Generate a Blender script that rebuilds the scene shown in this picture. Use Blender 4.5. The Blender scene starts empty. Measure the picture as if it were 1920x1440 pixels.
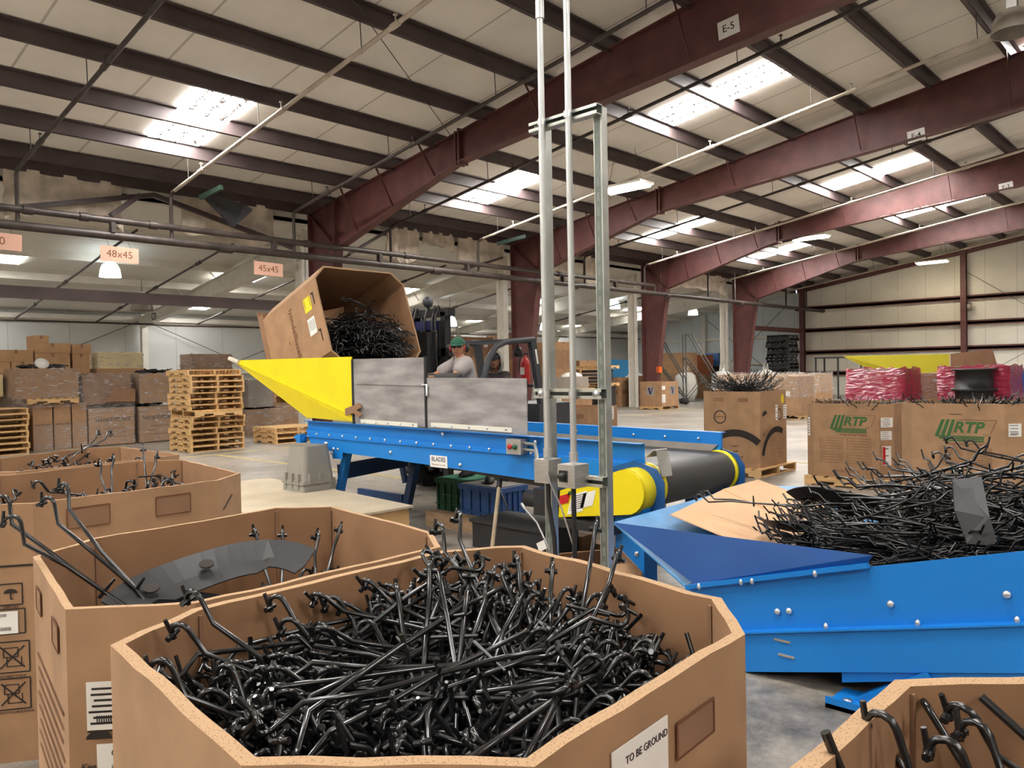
import bpy, math, random
from mathutils import Vector, Matrix
random.seed(7)
S = bpy.context.scene
C = S.collection
PI = math.pi
# ---------------------------------------------------------------- camera
# x runs along the row of columns, y across the hall towards the lean-to, z up
cam_d = bpy.data.cameras.new('camera')
cam_d.sensor_width = 36.0
cam_d.lens = 1467.0/1920.0*36.0
cam_d.clip_end = 300
cam = bpy.data.objects.new('camera', cam_d)
C.objects.link(cam)
_r = Vector((0.68496779, -0.72833329, -0.01870167))
_d = Vector((-0.02481767, 0.00232936, -0.99968928))
_f = Vector((0.72815054, 0.68521909, -0.01648))
cam.matrix_world = Matrix(((_r.x, -_d.x, -_f.x, 0), (_r.y, -_d.y, -_f.y, 0), (_r.z, -_d.z, -_f.z, 1.55), (0, 0, 0, 1)))
S.camera = cam
# ---------------------------------------------------------------- look and light
vs = S.view_settings
vs.view_transform = 'Standard'
vs.look = 'None'
vs.gamma = 1.0
vs.use_curve_mapping = False
vs.exposure = 0.88
S.cycles.use_denoising = True
S.cycles.max_bounces = 7
S.cycles.diffuse_bounces = 4
S.cycles.glossy_bounces = 3
S.cycles.transmission_bounces = 4
S.cycles.transparent_max_bounces = 8
S.cycles.caustics_reflective = False
S.cycles.caustics_refractive = False
S.cycles.sample_clamp_indirect = 6.0
SKY_E = 36.0      # skylight panels
TUBE_E = 30.0     # fluorescent fixtures
BELL_E = 4.0     # bell lamps
wd = bpy.data.worlds.new('sky')
S.world = wd
wd.use_nodes = True
_bg = wd.node_tree.nodes['Background']
_bg.inputs[0].default_value = (0.75, 0.85, 1.0, 1)
_bg.inputs[1].default_value = 0.8
# ---------------------------------------------------------------- helpers
def lin(c):
    o = []
    for v in c:
        v = v/255.0
        o.append(v/12.92 if v <= 0.04045 else ((v+0.055)/1.055)**2.4)
    return (o[0], o[1], o[2], 1.0)
def mat(name, rgb, rough=0.6, metal=0.0, var=0.0, scale=4.0, bump=0.0, rgb2=None, stretch=None, spec=None, detail=5.0, coords='Object', alpha=1.0, emit=None):
    m = bpy.data.materials.new(name)
    m.use_nodes = True
    nt = m.node_tree
    b = nt.nodes['Principled BSDF']
    c = lin(rgb)
    b.inputs['Base Color'].default_value = c
    b.inputs['Roughness'].default_value = rough
    b.inputs['Metallic'].default_value = metal
    if spec is not None: b.inputs['Specular IOR Level'].default_value = spec
    if alpha < 1: b.inputs['Alpha'].default_value = alpha
    if emit:
        b.inputs['Emission Color'].default_value = lin(rgb)
        b.inputs['Emission Strength'].default_value = emit
    if var or bump or rgb2:
        tc = nt.nodes.new('ShaderNodeTexCoord')
        mp = nt.nodes.new('ShaderNodeMapping')
        if stretch: mp.inputs['Scale'].default_value = stretch
        nt.links.new(tc.outputs[coords], mp.inputs[0])
        n = nt.nodes.new('ShaderNodeTexNoise')
        n.inputs['Scale'].default_value = scale
        n.inputs['Detail'].default_value = detail
        nt.links.new(mp.outputs[0], n.inputs['Vector'])
        if var or rgb2:
            rp = nt.nodes.new('ShaderNodeValToRGB')
            c2 = lin(rgb2) if rgb2 else tuple(min(1, v*(1+var)) for v in c[:3])+(1,)
            c1 = c if rgb2 else tuple(v*(1-var) for v in c[:3])+(1,)
            rp.color_ramp.elements[0].position = 0.3
            rp.color_ramp.elements[0].color = c1
            rp.color_ramp.elements[1].position = 0.7
            rp.color_ramp.elements[1].color = c2
            nt.links.new(n.outputs['Fac'], rp.inputs[0])
            nt.links.new(rp.outputs[0], b.inputs['Base Color'])
        if bump:
            bp = nt.nodes.new('ShaderNodeBump')
            bp.inputs['Strength'].default_value = bump
            bp.inputs['Distance'].default_value = 0.02
            nt.links.new(n.outputs['Fac'], bp.inputs['Height'])
            nt.links.new(bp.outputs[0], b.inputs['Normal'])
    return m
def tag(o, label=None, cat=None, group=None, kind=None):
    if label: o['label'] = label
    if cat: o['category'] = cat
    if group: o['group'] = group
    if kind: o['kind'] = kind
    return o
def thing(name, loc, label, cat, group=None):
    o = bpy.data.objects.new(name, None)
    C.objects.link(o)
    o.location = loc
    o.empty_display_size = 0.1
    return tag(o, label, cat, group)
class MB:
    """collects shapes in world coordinates, then links them as ONE mesh object"""
    def __init__(s):
        s.v = []; s.f = []; s.m = []; s.s = []
    def add(s, vs, fs, mi=0, sm=False):
        o = len(s.v)
        s.v += [Vector(p) for p in vs]
        for f in fs:
            s.f.append([o+i for i in f]); s.m.append(mi); s.s.append(sm)
        return s
    def box(s, a, b, mi=0):
        x0, y0, z0 = a; x1, y1, z1 = b
        if x0 > x1: x0, x1 = x1, x0
        if y0 > y1: y0, y1 = y1, y0
        if z0 > z1: z0, z1 = z1, z0
        return s.add([(x0,y0,z0),(x1,y0,z0),(x1,y1,z0),(x0,y1,z0),(x0,y0,z1),(x1,y0,z1),(x1,y1,z1),(x0,y1,z1)],
                     [(3,2,1,0),(4,5,6,7),(0,1,5,4),(1,2,6,5),(2,3,7,6),(3,0,4,7)], mi)
    def mbox(s, M, size, mi=0):
        x, y, z = [q/2 for q in size]
        vs = [M @ Vector(p) for p in [(-x,-y,-z),(x,-y,-z),(x,y,-z),(-x,y,-z),(-x,-y,z),(x,-y,z),(x,y,z),(-x,y,z)]]
        return s.add(vs, [(3,2,1,0),(4,5,6,7),(0,1,5,4),(1,2,6,5),(2,3,7,6),(3,0,4,7)], mi)
    def bar(s, p, q, w, h, up=(0,0,1), mi=0):
        p = Vector(p); q = Vector(q); d = q-p; L = d.length; d.normalize()
        u = Vector(up)
        if abs(d.dot(u)) > 0.98: u = Vector((1,0,0))
        sd = d.cross(u).normalized(); u = sd.cross(d)
        M = Matrix(((d.x, sd.x, u.x, 0),(d.y, sd.y, u.y, 0),(d.z, sd.z, u.z, 0),(0,0,0,1)))
        M.translation = (p+q)/2
        return s.mbox(M, (L, w, h), mi)
    def tube(s, pts, r, n=8, mi=0, cap=True, sm=True):
        pts = [Vector(p) for p in pts]
        rs = r if isinstance(r, (list, tuple)) else [r]*len(pts)
        vs = []; prev = None
        for i, p in enumerate(pts):
            t = (pts[min(i+1, len(pts)-1)]-pts[max(i-1, 0)]).normalized()
            if prev is None:
                a = Vector((0,0,1)) if abs(t.z) < 0.9 else Vector((1,0,0))
                x = t.cross(a).normalized()
            else:
                x = prev-t*prev.dot(t)
                x = x.normalized() if x.length > 1e-6 else t.orthogonal().normalized()
            prev = x; y = t.cross(x)
            for k in range(n):
                an = 2*PI*k/n
                vs.append(p+(x*math.cos(an)+y*math.sin(an))*rs[i])
        fs = []
        for i in range(len(pts)-1):
            for k in range(n):
                k2 = (k+1) % n
                fs.append((i*n+k, i*n+k2, (i+1)*n+k2, (i+1)*n+k))
        s.add(vs, fs, mi, sm)
        if cap:
            s.add(vs[:n], [tuple(reversed(range(n)))], mi)
            s.add(vs[-n:], [tuple(range(n))], mi)
        return s
    def lathe(s, prof, M=None, n=20, mi=0, sm=True, cap=False):
        M = M or Matrix()
        vs = []
        for r, z in prof:
            for k in range(n):
                an = 2*PI*k/n
                vs.append(M @ Vector((r*math.cos(an), r*math.sin(an), z)))
        fs = []
        for i in range(len(prof)-1):
            for k in range(n):
                k2 = (k+1) % n
                fs.append((i*n+k, i*n+k2, (i+1)*n+k2, (i+1)*n+k))
        s.add(vs, fs, mi, sm)
        if cap:
            s.add(vs[:n], [tuple(reversed(range(n)))], mi)
            s.add(vs[-n:], [tuple(range(n))], mi)
        return s
    def prism(s, poly, z0, z1, mi=0, M=None, top=True):
        M = M or Matrix(); n = len(poly)
        vs = [M @ Vector((p[0], p[1], z0)) for p in poly]+[M @ Vector((p[0], p[1], z1)) for p in poly]
        fs = [(i, (i+1) % n, n+(i+1) % n, n+i) for i in range(n)]
        if top: fs += [tuple(reversed(range(n))), tuple(range(n, 2*n))]
        return s.add(vs, fs, mi)
    def sheet(s, pts, t, mi=0):
        """flat polygon (3D points) given a thickness t along its normal"""
        pts = [Vector(p) for p in pts]; n = len(pts)
        nr = Vector((0,0,0))
        for i in range(n): nr += pts[i].cross(pts[(i+1) % n])
        nr = nr.normalized()*t
        vs = pts+[p+nr for p in pts]
        return s.add(vs, [tuple(reversed(range(n))), tuple(range(n, 2*n))]+[(i, (i+1) % n, n+(i+1) % n, n+i) for i in range(n)], mi)
    def ball(s, c, r, n=12, m=8, mi=0):
        c = Vector(c); rr = r if isinstance(r, (tuple, list)) else (r, r, r)
        vs = []
        for j in range(m+1):
            th = PI*j/m
            for k in range(n):
                an = 2*PI*k/n
                vs.append(c+Vector((rr[0]*math.sin(th)*math.cos(an), rr[1]*math.sin(th)*math.sin(an), rr[2]*math.cos(th))))
        fs = []
        for j in range(m):
            for k in range(n):
                k2 = (k+1) % n
                fs.append((j*n+k, (j+1)*n+k, (j+1)*n+k2, j*n+k2))
        return s.add(vs, fs, mi, True)
    def text(s, body, M, size, mi=0, depth=0.0004, align='CENTER', bold=0.0, shear=0.0):
        """lettering lying in the xy plane of M"""
        cu = bpy.data.curves.new('lettering', 'FONT')
        cu.body = body; cu.size = size; cu.align_x = align; cu.align_y = 'CENTER'
        cu.extrude = depth; cu.offset = bold; cu.shear = shear; cu.resolution_u = 3
        ob = bpy.data.objects.new('lettering', cu)
        me = bpy.data.meshes.new_from_object(ob)
        vs = [M @ v.co for v in me.vertices]
        s.add(vs, [tuple(p.vertices) for p in me.polygons], mi)
        bpy.data.meshes.remove(me); bpy.data.objects.remove(ob); bpy.data.curves.remove(cu)
        return s
    def build(s, name, mats, parent=None, label=None, cat=None, group=None, kind=None, clean=False):
        mats = mats if isinstance(mats, (list, tuple)) else [mats]
        if parent is not None:
            org = Vector(parent.get('org', (0,0,0))) if 'org' in parent else Vector((0,0,0))
            org = Vector(parent.location) if parent.parent is None else Vector(parent.parent.location)
        else:
            lo = [min(v[i] for v in s.v) for i in range(3)]; hi = [max(v[i] for v in s.v) for i in range(3)]
            org = Vector(((lo[0]+hi[0])/2, (lo[1]+hi[1])/2, lo[2]))
        me = bpy.data.meshes.new(name)
        me.from_pydata([v-org for v in s.v], [], s.f)
        me.polygons.foreach_set('material_index', s.m)
        me.polygons.foreach_set('use_smooth', s.s)
        for m in mats: me.materials.append(m)
        me.update()
        o = bpy.data.objects.new(name, me)
        C.objects.link(o)
        if parent is not None:
            o.parent = parent
        else:
            o.location = org
        return tag(o, label, cat, group, kind)
def frame_m(o, x, y):
    """matrix whose xy plane holds a sheet: origin o, unit x (reading direction) and y (up)"""
    x = Vector(x).normalized(); y = Vector(y).normalized(); z = x.cross(y)
    M = Matrix(((x.x, y.x, z.x, 0),(x.y, y.y, z.y, 0),(x.z, y.z, z.z, 0),(0,0,0,1)))
    M.translation = Vector(o)
    return M
def children(o): return [c for c in bpy.data.objects if c.parent == o]
def copy_tree(o, loc, rz=0, label=None, group=None):
    r = o.copy(); C.objects.link(r); r.location = loc; r.rotation_euler = (0, 0, rz)
    if label: r['label'] = label
    if group: r['group'] = group
    for ch in o.children:
        c = ch.copy(); C.objects.link(c); c.parent = r
        for g in ch.children:
            d = g.copy(); C.objects.link(d); d.parent = c
    return r
# ---------------------------------------------------------------- materials
def wall_mat(name, rgb, seam, axis, dirt=0.12, rough=0.75, seam_w=0.012, seam_dark=0.72):
    """sheeted surface: fine dark seams every `seam` metres along x or y, faint mottling"""
    m = bpy.data.materials.new(name); m.use_nodes = True
    nt = m.node_tree; b = nt.nodes['Principled BSDF']; L = nt.links
    b.inputs['Roughness'].default_value = rough
    g = nt.nodes.new('ShaderNodeNewGeometry')
    sp = nt.nodes.new('ShaderNodeSeparateXYZ'); L.new(g.outputs['Position'], sp.inputs[0])
    dv = nt.nodes.new('ShaderNodeMath'); dv.operation = 'DIVIDE'; dv.inputs[1].default_value = seam
    L.new(sp.outputs[axis], dv.inputs[0])
    fr = nt.nodes.new('ShaderNodeMath'); fr.operation = 'FRACT'; L.new(dv.outputs[0], fr.inputs[0])
    cp = nt.nodes.new('ShaderNodeMath'); cp.operation = 'LESS_THAN'; cp.inputs[1].default_value = seam_w/seam*2
    L.new(fr.outputs[0], cp.inputs[0])
    n = nt.nodes.new('ShaderNodeTexNoise'); n.inputs['Scale'].default_value = 0.7; n.inputs['Detail'].default_value = 6
    L.new(g.outputs['Position'], n.inputs['Vector'])
    n2 = nt.nodes.new('ShaderNodeTexNoise'); n2.inputs['Scale'].default_value = 22; n2.inputs['Detail'].default_value = 3
    L.new(g.outputs['Position'], n2.inputs['Vector'])
    rp = nt.nodes.new('ShaderNodeValToRGB'); c = lin(rgb)
    rp.color_ramp.elements[0].position = 0.32; rp.color_ramp.elements[0].color = tuple(v*(1-dirt*1.6) for v in c[:3])+(1,)
    rp.color_ramp.elements[1].position = 0.62; rp.color_ramp.elements[1].color = c
    L.new(n.outputs['Fac'], rp.inputs[0])
    mx = nt.nodes.new('ShaderNodeMix'); mx.data_type = 'RGBA'; mx.blend_type = 'MULTIPLY'
    L.new(rp.outputs[0], mx.inputs['A']); mx.inputs['B'].default_value = (seam_dark, seam_dark*0.97, seam_dark*0.93, 1)
    L.new(cp.outputs[0], mx.inputs['Factor'])
    L.new(mx.outputs['Result'], b.inputs['Base Color'])
    bp = nt.nodes.new('ShaderNodeBump'); bp.inputs['Strength'].default_value = 0.15
    L.new(n2.outputs['Fac'], bp.inputs['Height']); L.new(bp.outputs[0], b.inputs['Normal'])
    return m
M_ceil = wall_mat('white_roof_insulation', (238, 234, 226), 1.83, 'X', 0.07, seam_w=0.02, seam_dark=0.62)
M_lceil = wall_mat('lean_to_roof_insulation', (228, 226, 218), 1.5, 'Y', 0.05, seam_w=0.015)
M_wend = wall_mat('cream_end_wall_insulation', (236, 232, 220), 1.27, 'Y', 0.08)
M_wlean = wall_mat('pale_lean_to_wall', (206, 207, 204), 1.8, 'X', 0.05)
M_wleanend = wall_mat('pale_lean_to_end_wall', (214, 220, 222), 0.9, 'Y', 0.04)
def floor_mat():
    m = bpy.data.materials.new('worn_concrete'); m.use_nodes = True
    nt = m.node_tree; b = nt.nodes['Principled BSDF']; L = nt.links
    g = nt.nodes.new('ShaderNodeNewGeometry')
    n = nt.nodes.new('ShaderNodeTexNoise'); n.inputs['Scale'].default_value = 0.55; n.inputs['Detail'].default_value = 8; n.inputs['Roughness'].default_value = 0.65
    L.new(g.outputs['Position'], n.inputs['Vector'])
    n2 = nt.nodes.new('ShaderNodeTexNoise'); n2.inputs['Scale'].default_value = 7; n2.inputs['Detail'].default_value = 8; n2.inputs['Roughness'].default_value = 0.7
    L.new(g.outputs['Position'], n2.inputs['Vector'])
    ad = nt.nodes.new('ShaderNodeMix'); ad.data_type = 'FLOAT'; ad.inputs['Factor'].default_value = 0.5
    L.new(n.outputs['Fac'], ad.inputs['A']); L.new(n2.outputs['Fac'], ad.inputs['B'])
    rp = nt.nodes.new('ShaderNodeValToRGB'); e = rp.color_ramp.elements
    e[0].position = 0.36; e[0].color = lin((66, 64, 62)); e[1].position = 0.60; e[1].color = lin((172, 163, 150))
    k = e.new(0.47); k.color = lin((128, 122, 114))
    L.new(ad.outputs['Result'], rp.inputs[0]); L.new(rp.outputs[0], b.inputs['Base Color'])
    r2 = nt.nodes.new('ShaderNodeMapRange'); r2.inputs['To Min'].default_value = 0.22; r2.inputs['To Max'].default_value = 0.5
    L.new(n2.outputs['Fac'], r2.inputs['Value']); L.new(r2.outputs[0], b.inputs['Roughness'])
    bp = nt.nodes.new('ShaderNodeBump'); bp.inputs['Strength'].default_value = 0.08
    L.new(n2.outputs['Fac'], bp.inputs['Height']); L.new(bp.outputs[0], b.inputs['Normal'])
    return m
M_floor = floor_mat()
def sky_mat():
    """translucent corrugated skylight sheet glowing with daylight, leaves lying in its valleys"""
    m = bpy.data.materials.new('translucent_skylight'); m.use_nodes = True
    nt = m.node_tree; L = nt.links
    for n in list(nt.nodes):
        if n.type == 'BSDF_PRINCIPLED': nt.nodes.remove(n)
    out = [n for n in nt.nodes if n.type == 'OUTPUT_MATERIAL'][0]
    g = nt.nodes.new('ShaderNodeNewGeometry')
    sp = nt.nodes.new('ShaderNodeSeparateXYZ'); L.new(g.outputs['Position'], sp.inputs[0])
    dv = nt.nodes.new('ShaderNodeMath'); dv.operation = 'DIVIDE'; dv.inputs[1].default_value = 0.333; L.new(sp.outputs['X'], dv.inputs[0])
    fr = nt.nodes.new('ShaderNodeMath'); fr.operation = 'FRACT'; L.new(dv.outputs[0], fr.inputs[0])
    sb = nt.nodes.new('ShaderNodeMath'); sb.operation = 'SUBTRACT'; sb.inputs[1].default_value = 0.5; L.new(fr.outputs[0], sb.inputs[0])
    ab = nt.nodes.new('ShaderNodeMath'); ab.operation = 'ABSOLUTE'; L.new(sb.outputs[0], ab.inputs[0])
    vl = nt.nodes.new('ShaderNodeMath'); vl.operation = 'LESS_THAN'; vl.inputs[1].default_value = 0.17; L.new(ab.outputs[0], vl.inputs[0])
    n = nt.nodes.new('ShaderNodeTexNoise'); n.inputs['Scale'].default_value = 15; n.inputs['Detail'].default_value = 4
    L.new(g.outputs['Position'], n.inputs['Vector'])
    gt = nt.nodes.new('ShaderNodeMath'); gt.operation = 'GREATER_THAN'; gt.inputs[1].default_value = 0.50; L.new(n.outputs['Fac'], gt.inputs[0])
    mu = nt.nodes.new('ShaderNodeMath'); mu.operation = 'MULTIPLY'; L.new(vl.outputs[0], mu.inputs[0]); L.new(gt.outputs[0], mu.inputs[1])
    mx = nt.nodes.new('ShaderNodeMix'); mx.data_type = 'RGBA'
    mx.inputs['A'].default_value = (1.0, 0.97, 0.93, 1); mx.inputs['B'].default_value = (0.0060, 0.0044, 0.0034, 1)
    L.new(mu.outputs[0], mx.inputs['Factor'])
    em = nt.nodes.new('ShaderNodeEmission'); em.inputs['Strength'].default_value = SKY_E
    L.new(mx.outputs['Result'], em.inputs['Color']); L.new(em.outputs[0], out.inputs['Surface'])
    return m
M_sky = sky_mat()
def emis(name, col, e):
    m = bpy.data.materials.new(name); m.use_nodes = True
    b = m.node_tree.nodes['Principled BSDF']
    b.inputs['Base Color'].default_value = (0.8, 0.8, 0.8, 1)
    b.inputs['Emission Color'].default_value = col
    b.inputs['Emission Strength'].default_value = e
    return m
M_tube = emis('fluorescent_tube', (1.0, 0.86, 0.62, 1), TUBE_E)
M_ltube = emis('lean_to_skylight', (1.0, 0.98, 0.95, 1), 11.0)
M_bell = emis('lit_prismatic_lens', (0.86, 0.97, 1.0, 1), BELL_E)
M_maroon = mat('red_oxide_painted_steel', (94, 55, 53), 0.55, 0, 0.25, 3, 0.05)
M_purlin = mat('dark_primer_purlin', (78, 66, 66), 0.5, 0, 0.2, 2)
M_pipe = mat('dusty_black_pipe', (66, 58, 54), 0.5, 0.2, 0.3, 5)
M_wpipe = mat('pale_dusty_pipe', (188, 176, 162), 0.4, 0.3, 0.2, 3)
M_white = mat('white_painted_steel', (222, 218, 208), 0.5, 0, 0.08, 3)
M_galv = mat('galvanised_steel', (196, 198, 190), 0.34, 0.75, 0.16, 9)
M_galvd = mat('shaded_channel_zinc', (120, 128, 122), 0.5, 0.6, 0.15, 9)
M_steel = mat('brushed_steel_box', (186, 184, 178), 0.38, 0.7, 0.12, 20, stretch=(1, 1, 8))
M_card = mat('corrugated_cardboard', (162, 127, 95), 0.85, 0, 0.14, 6, 0.08)
M_cardin = mat('cardboard_inner_liner', (152, 114, 82), 0.88, 0, 0.14, 4, 0.06)
M_carddk = mat('darker_cardboard', (140, 106, 80), 0.85, 0, 0.12, 5, 0.05)
M_cardlt = mat('light_new_cardboard', (180, 142, 104), 0.85, 0, 0.08, 5)
M_ink = mat('black_box_print', (40, 32, 28), 0.8)
M_inkb = mat('brown_box_print', (112, 72, 46), 0.85)
M_green = mat('green_box_print', (58, 100, 52), 0.8)
M_paper = mat('white_label_paper', (232, 230, 224), 0.7, 0, 0.03, 10)
M_yel_l = mat('yellow_label_paper', (240, 214, 40), 0.7)
def edge_mat():
    m = bpy.data.materials.new('corrugated_board_edge'); m.use_nodes = True
    nt = m.node_tree; b = nt.nodes['Principled BSDF']; L = nt.links
    b.inputs['Roughness'].default_value = 0.9
    g = nt.nodes.new('ShaderNodeNewGeometry')
    v = nt.nodes.new('ShaderNodeTexVoronoi'); v.inputs['Scale'].default_value = 210
    L.new(g.outputs['Position'], v.inputs['Vector'])
    n = nt.nodes.new('ShaderNodeTexNoise'); n.inputs['Scale'].default_value = 30
    L.new(g.outputs['Position'], n.inputs['Vector'])
    rp = nt.nodes.new('ShaderNodeValToRGB'); e = rp.color_ramp.elements
    e[0].position = 0.12; e[0].color = lin((112, 82, 56)); e[1].position = 0.36; e[1].color = lin((170, 138, 104))
    L.new(v.outputs['Distance'], rp.inputs[0])
    L.new(rp.outputs[0], b.inputs['Base Color'])
    return m
M_edge = edge_mat()
M_blue = mat('bright_blue_paint', (24, 122, 204), 0.36, 0, 0.06, 2, spec=0.45)
M_blued = mat('worn_lit_blue_paint', (60, 132, 186), 0.42, 0, 0.22, 6)  # paler blue: the light on the inner flares is put into the colour
M_yellow = mat('yellow_paint', (232, 212, 20), 0.42, 0, 0.05, 3)
M_plate = mat('scuffed_grey_plastic_sheet', (168, 165, 164), 0.33, 0, 0, 3, rgb2=(122, 118, 117), stretch=(1, 1.0, 4), spec=0.55)
M_strip = mat('cream_plastic_strip', (222, 220, 204), 0.5)
M_belt = mat('black_rubber_belt', (62, 60, 58), 0.5, 0, 0.12, 2)
M_skirt = mat('grey_rubber_skirt', (150, 142, 134), 0.6, 0, 0.12, 5)
M_bolt = mat('zinc_bolt', (214, 216, 218), 0.3, 0.8)
M_black = mat('black_moulded_plastic', (28, 28, 29), 0.21, 0, 0, spec=0.7)
M_black2 = mat('matt_black_plastic', (36, 36, 38), 0.5, 0, 0.2, 6)
M_rubber = mat('tyre_rubber', (40, 39, 38), 0.75, 0, 0.2, 9)
M_charc = mat('charcoal_paint', (64, 66, 72), 0.45, 0, 0.1, 4)
M_wood = mat('pallet_pine', (206, 168, 116), 0.75, 0, 0.16, 3, 0.05, stretch=(1, 6, 6))
M_woodw = mat('weathered_timber', (150, 122, 92), 0.8, 0, 0.25, 4, 0.06, stretch=(1, 1, 4))
M_ply = mat('dusty_plywood', (190, 176, 152), 0.75, 0, 0.12, 3)
M_grey = mat('grey_tote_plastic', (142, 138, 130), 0.55, 0, 0.06, 3)
M_gcrate = mat('green_crate_plastic', (24, 84, 56), 0.45, 0, 0.12, 5)
M_glid = mat('pale_green_lid', (96, 168, 132), 0.45, 0, 0.1, 5)
M_bcrate = mat('blue_crate_plastic', (72, 112, 176), 0.5, 0, 0.15, 6)
M_navy = mat('navy_painted_steel', (36, 44, 92), 0.45, 0, 0.1, 4)
M_red = mat('red_paint', (190, 36, 36), 0.35)
M_orange = mat('orange_plastic', (244, 110, 30), 0.5)
M_rag = mat('dirty_insulation_facing', (216, 204, 188), 0.9, 0, 0.28, 3, 0.3)
M_sign = mat('pinkish_card_sign', (206, 162, 142), 0.85, 0, 0.05, 4)
M_foam = mat('cream_foam_sheet', (226, 212, 164), 0.85, 0, 0.06, 4)
M_bag = mat('white_woven_bag', (222, 220, 212), 0.8, 0, 0.06, 6, 0.25)
M_tarp = mat('sky_blue_board', (64, 160, 226), 0.6)
def film_mat(name, rgb, alpha, rough=0.14, top=0.6):
    """clingy stretch film: glossy horizontal wrinkles, highlights painted in as whiter streaks, over a mostly clear sheet"""
    m = bpy.data.materials.new(name); m.use_nodes = True
    nt = m.node_tree; L = nt.links; b = nt.nodes['Principled BSDF']
    b.inputs['Base Color'].default_value = lin(rgb); b.inputs['Roughness'].default_value = rough
    b.inputs['Specular IOR Level'].default_value = 0.9
    tc = nt.nodes.new('ShaderNodeTexCoord'); mp = nt.nodes.new('ShaderNodeMapping')
    mp.inputs['Scale'].default_value = (1.3, 1.3, 5.5); mp.inputs['Rotation'].default_value = (0.12, 0.2, 0.2)
    L.new(tc.outputs['Object'], mp.inputs[0])
    n = nt.nodes.new('ShaderNodeTexNoise'); n.inputs['Scale'].default_value = 3.2; n.inputs['Detail'].default_value = 5; n.inputs['Distortion'].default_value = 1.6
    L.new(mp.outputs[0], n.inputs['Vector'])
    rp = nt.nodes.new('ShaderNodeValToRGB'); e = rp.color_ramp.elements
    e[0].position = 0.50; e[0].color = (alpha,)*3+(1,); e[1].position = 0.74; e[1].color = (top,)*3+(1,)  # more opaque streaks paint white highlights into the film
    L.new(n.outputs['Fac'], rp.inputs[0]); L.new(rp.outputs[0], b.inputs['Alpha'])
    bp = nt.nodes.new('ShaderNodeBump'); bp.inputs['Strength'].default_value = 1.0; bp.inputs['Distance'].default_value = 0.09
    L.new(n.outputs['Fac'], bp.inputs['Height']); L.new(bp.outputs[0], b.inputs['Normal'])
    return m
M_film = film_mat('clear_stretch_film', (236, 230, 226), 0.13, top=0.72)
M_redfilm = film_mat('pink_stretch_film', (214, 56, 96), 0.86, top=0.95)
# ================================================================ the building
X0, X1 = -12.0, 41.7          # along the hall
YR, YE, YL, YB = 0.0, 17.7, 28.9, -17.0
def zr(y): return 5.72+0.15*(17.5-max(y, YR))-(0.15*(YR-y) if y < YR else 0)     # top of rafters
def zc(y): return zr(y)+0.22                                                     # roof sheet
def struct(m, name, mats): return m.build(name, mats, kind='structure')
struct(MB().box((X0, YB, -0.2), (X1, YL, 0.0)), 'floor', M_floor)
m = MB()
for y0, y1 in ((YR, YE+0.25), (YB, YR)):
    m.add([(X0,y0,zc(y0)),(X1,y0,zc(y0)),(X1,y1,zc(y1)),(X0,y1,zc(y1)),(X0,y0,zc(y0)+.1),(X1,y0,zc(y0)+.1),(X1,y1,zc(y1)+.1),(X0,y1,zc(y1)+.1)],
          [(3,2,1,0),(4,5,6,7),(0,1,5,4),(1,2,6,5),(2,3,7,6),(3,0,4,7)])
struct(m, 'ceiling', M_ceil)
def zl(y): return 3.84+0.15*(YL-y)
m = MB()
y0, y1 = YE+0.2, YL
m.add([(X0,y0,zl(y0)),(X1,y0,zl(y0)),(X1,y1,zl(y1)),(X0,y1,zl(y1)),(X0,y0,zl(y0)+.1),(X1,y0,zl(y0)+.1),(X1,y1,zl(y1)+.1),(X0,y1,zl(y1)+.1)],
      [(3,2,1,0),(4,5,6,7),(0,1,5,4),(1,2,6,5),(2,3,7,6),(3,0,4,7)])
struct(m, 'ceiling_lean_to', M_lceil)
struct(MB().box((X0, YE+.2, zl(YE+.2)-.02), (X1, YE+.25, zc(YE+.25)+.1)), 'wall_clerestory', M_lceil)
def gable(x0, x1, ys, zf):
    m = MB(); n = len(ys); vs = []
    for x in (x0, x1):
        vs += [(x, y, 0) for y in ys]+[(x, y, zf(y)) for y in reversed(ys)]
    k = 2*n
    m.add(vs, [tuple(reversed(range(k))), tuple(range(k, 2*k))]+[(i, (i+1) % k, k+(i+1) % k, k+i) for i in range(k)])
    return m
struct(gable(X1, X1+.15, [YB, YR, YE+.1], zc), 'wall_end', M_wend)
struct(gable(X1, X1+.15, [YE+.1, YL], lambda y: zl(y)), 'wall_lean_to_end', M_wleanend)
struct(gable(X0-.15, X0, [YB, YR, YE], zc), 'wall_near_end', M_wend)
struct(gable(X0-.15, X0, [YE, YL], lambda y: zl(y)), 'wall_lean_to_near_end', M_wleanend)
struct(MB().box((X0, YL, 0), (X1, YL+.15, zl(YL)+.1)), 'wall_lean_to_back', M_wlean)
struct(MB().box((X0, YB-.15, 0), (X1, YB, zc(YB)+.1)), 'wall_far_side', M_wend)
# wall girts, posts of the end wall, trims of the lean-to
tn = [0]
def trim(m, mats):
    tn[0] += 1
    return struct(m, 'trim_%d' % tn[0], mats)
for z in (4.63, 3.45, 2.27, 1.15):
    trim(MB().box((X1-.16, YB, z-.09), (X1, YE, z+.09)).box((X1-.16, YB, z-.13), (X1-.14, YE, z+.02)), M_maroon)
for y in (17.45, 9.72, 2.6, -5.0):
    t = zr(y)
    trim(MB().box((X1-.42, y-.12, 0), (X1-.40, y+.12, t)).box((X1-.2, y-.12, 0), (X1-.18, y+.12, t)).box((X1-.4, y-.01, 0), (X1-.2, y+.01, t)), M_maroon)
trim(MB().bar((X1-.25, YR, zr(YR)-.12), (X1-.25, YE, zr(YE)-.12), .2, .24), M_maroon)
for z in (1.72, 3.55):
    trim(MB().box((X0, YL-.14, z-.07), (X1, YL, z+.07)), M_white)
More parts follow.
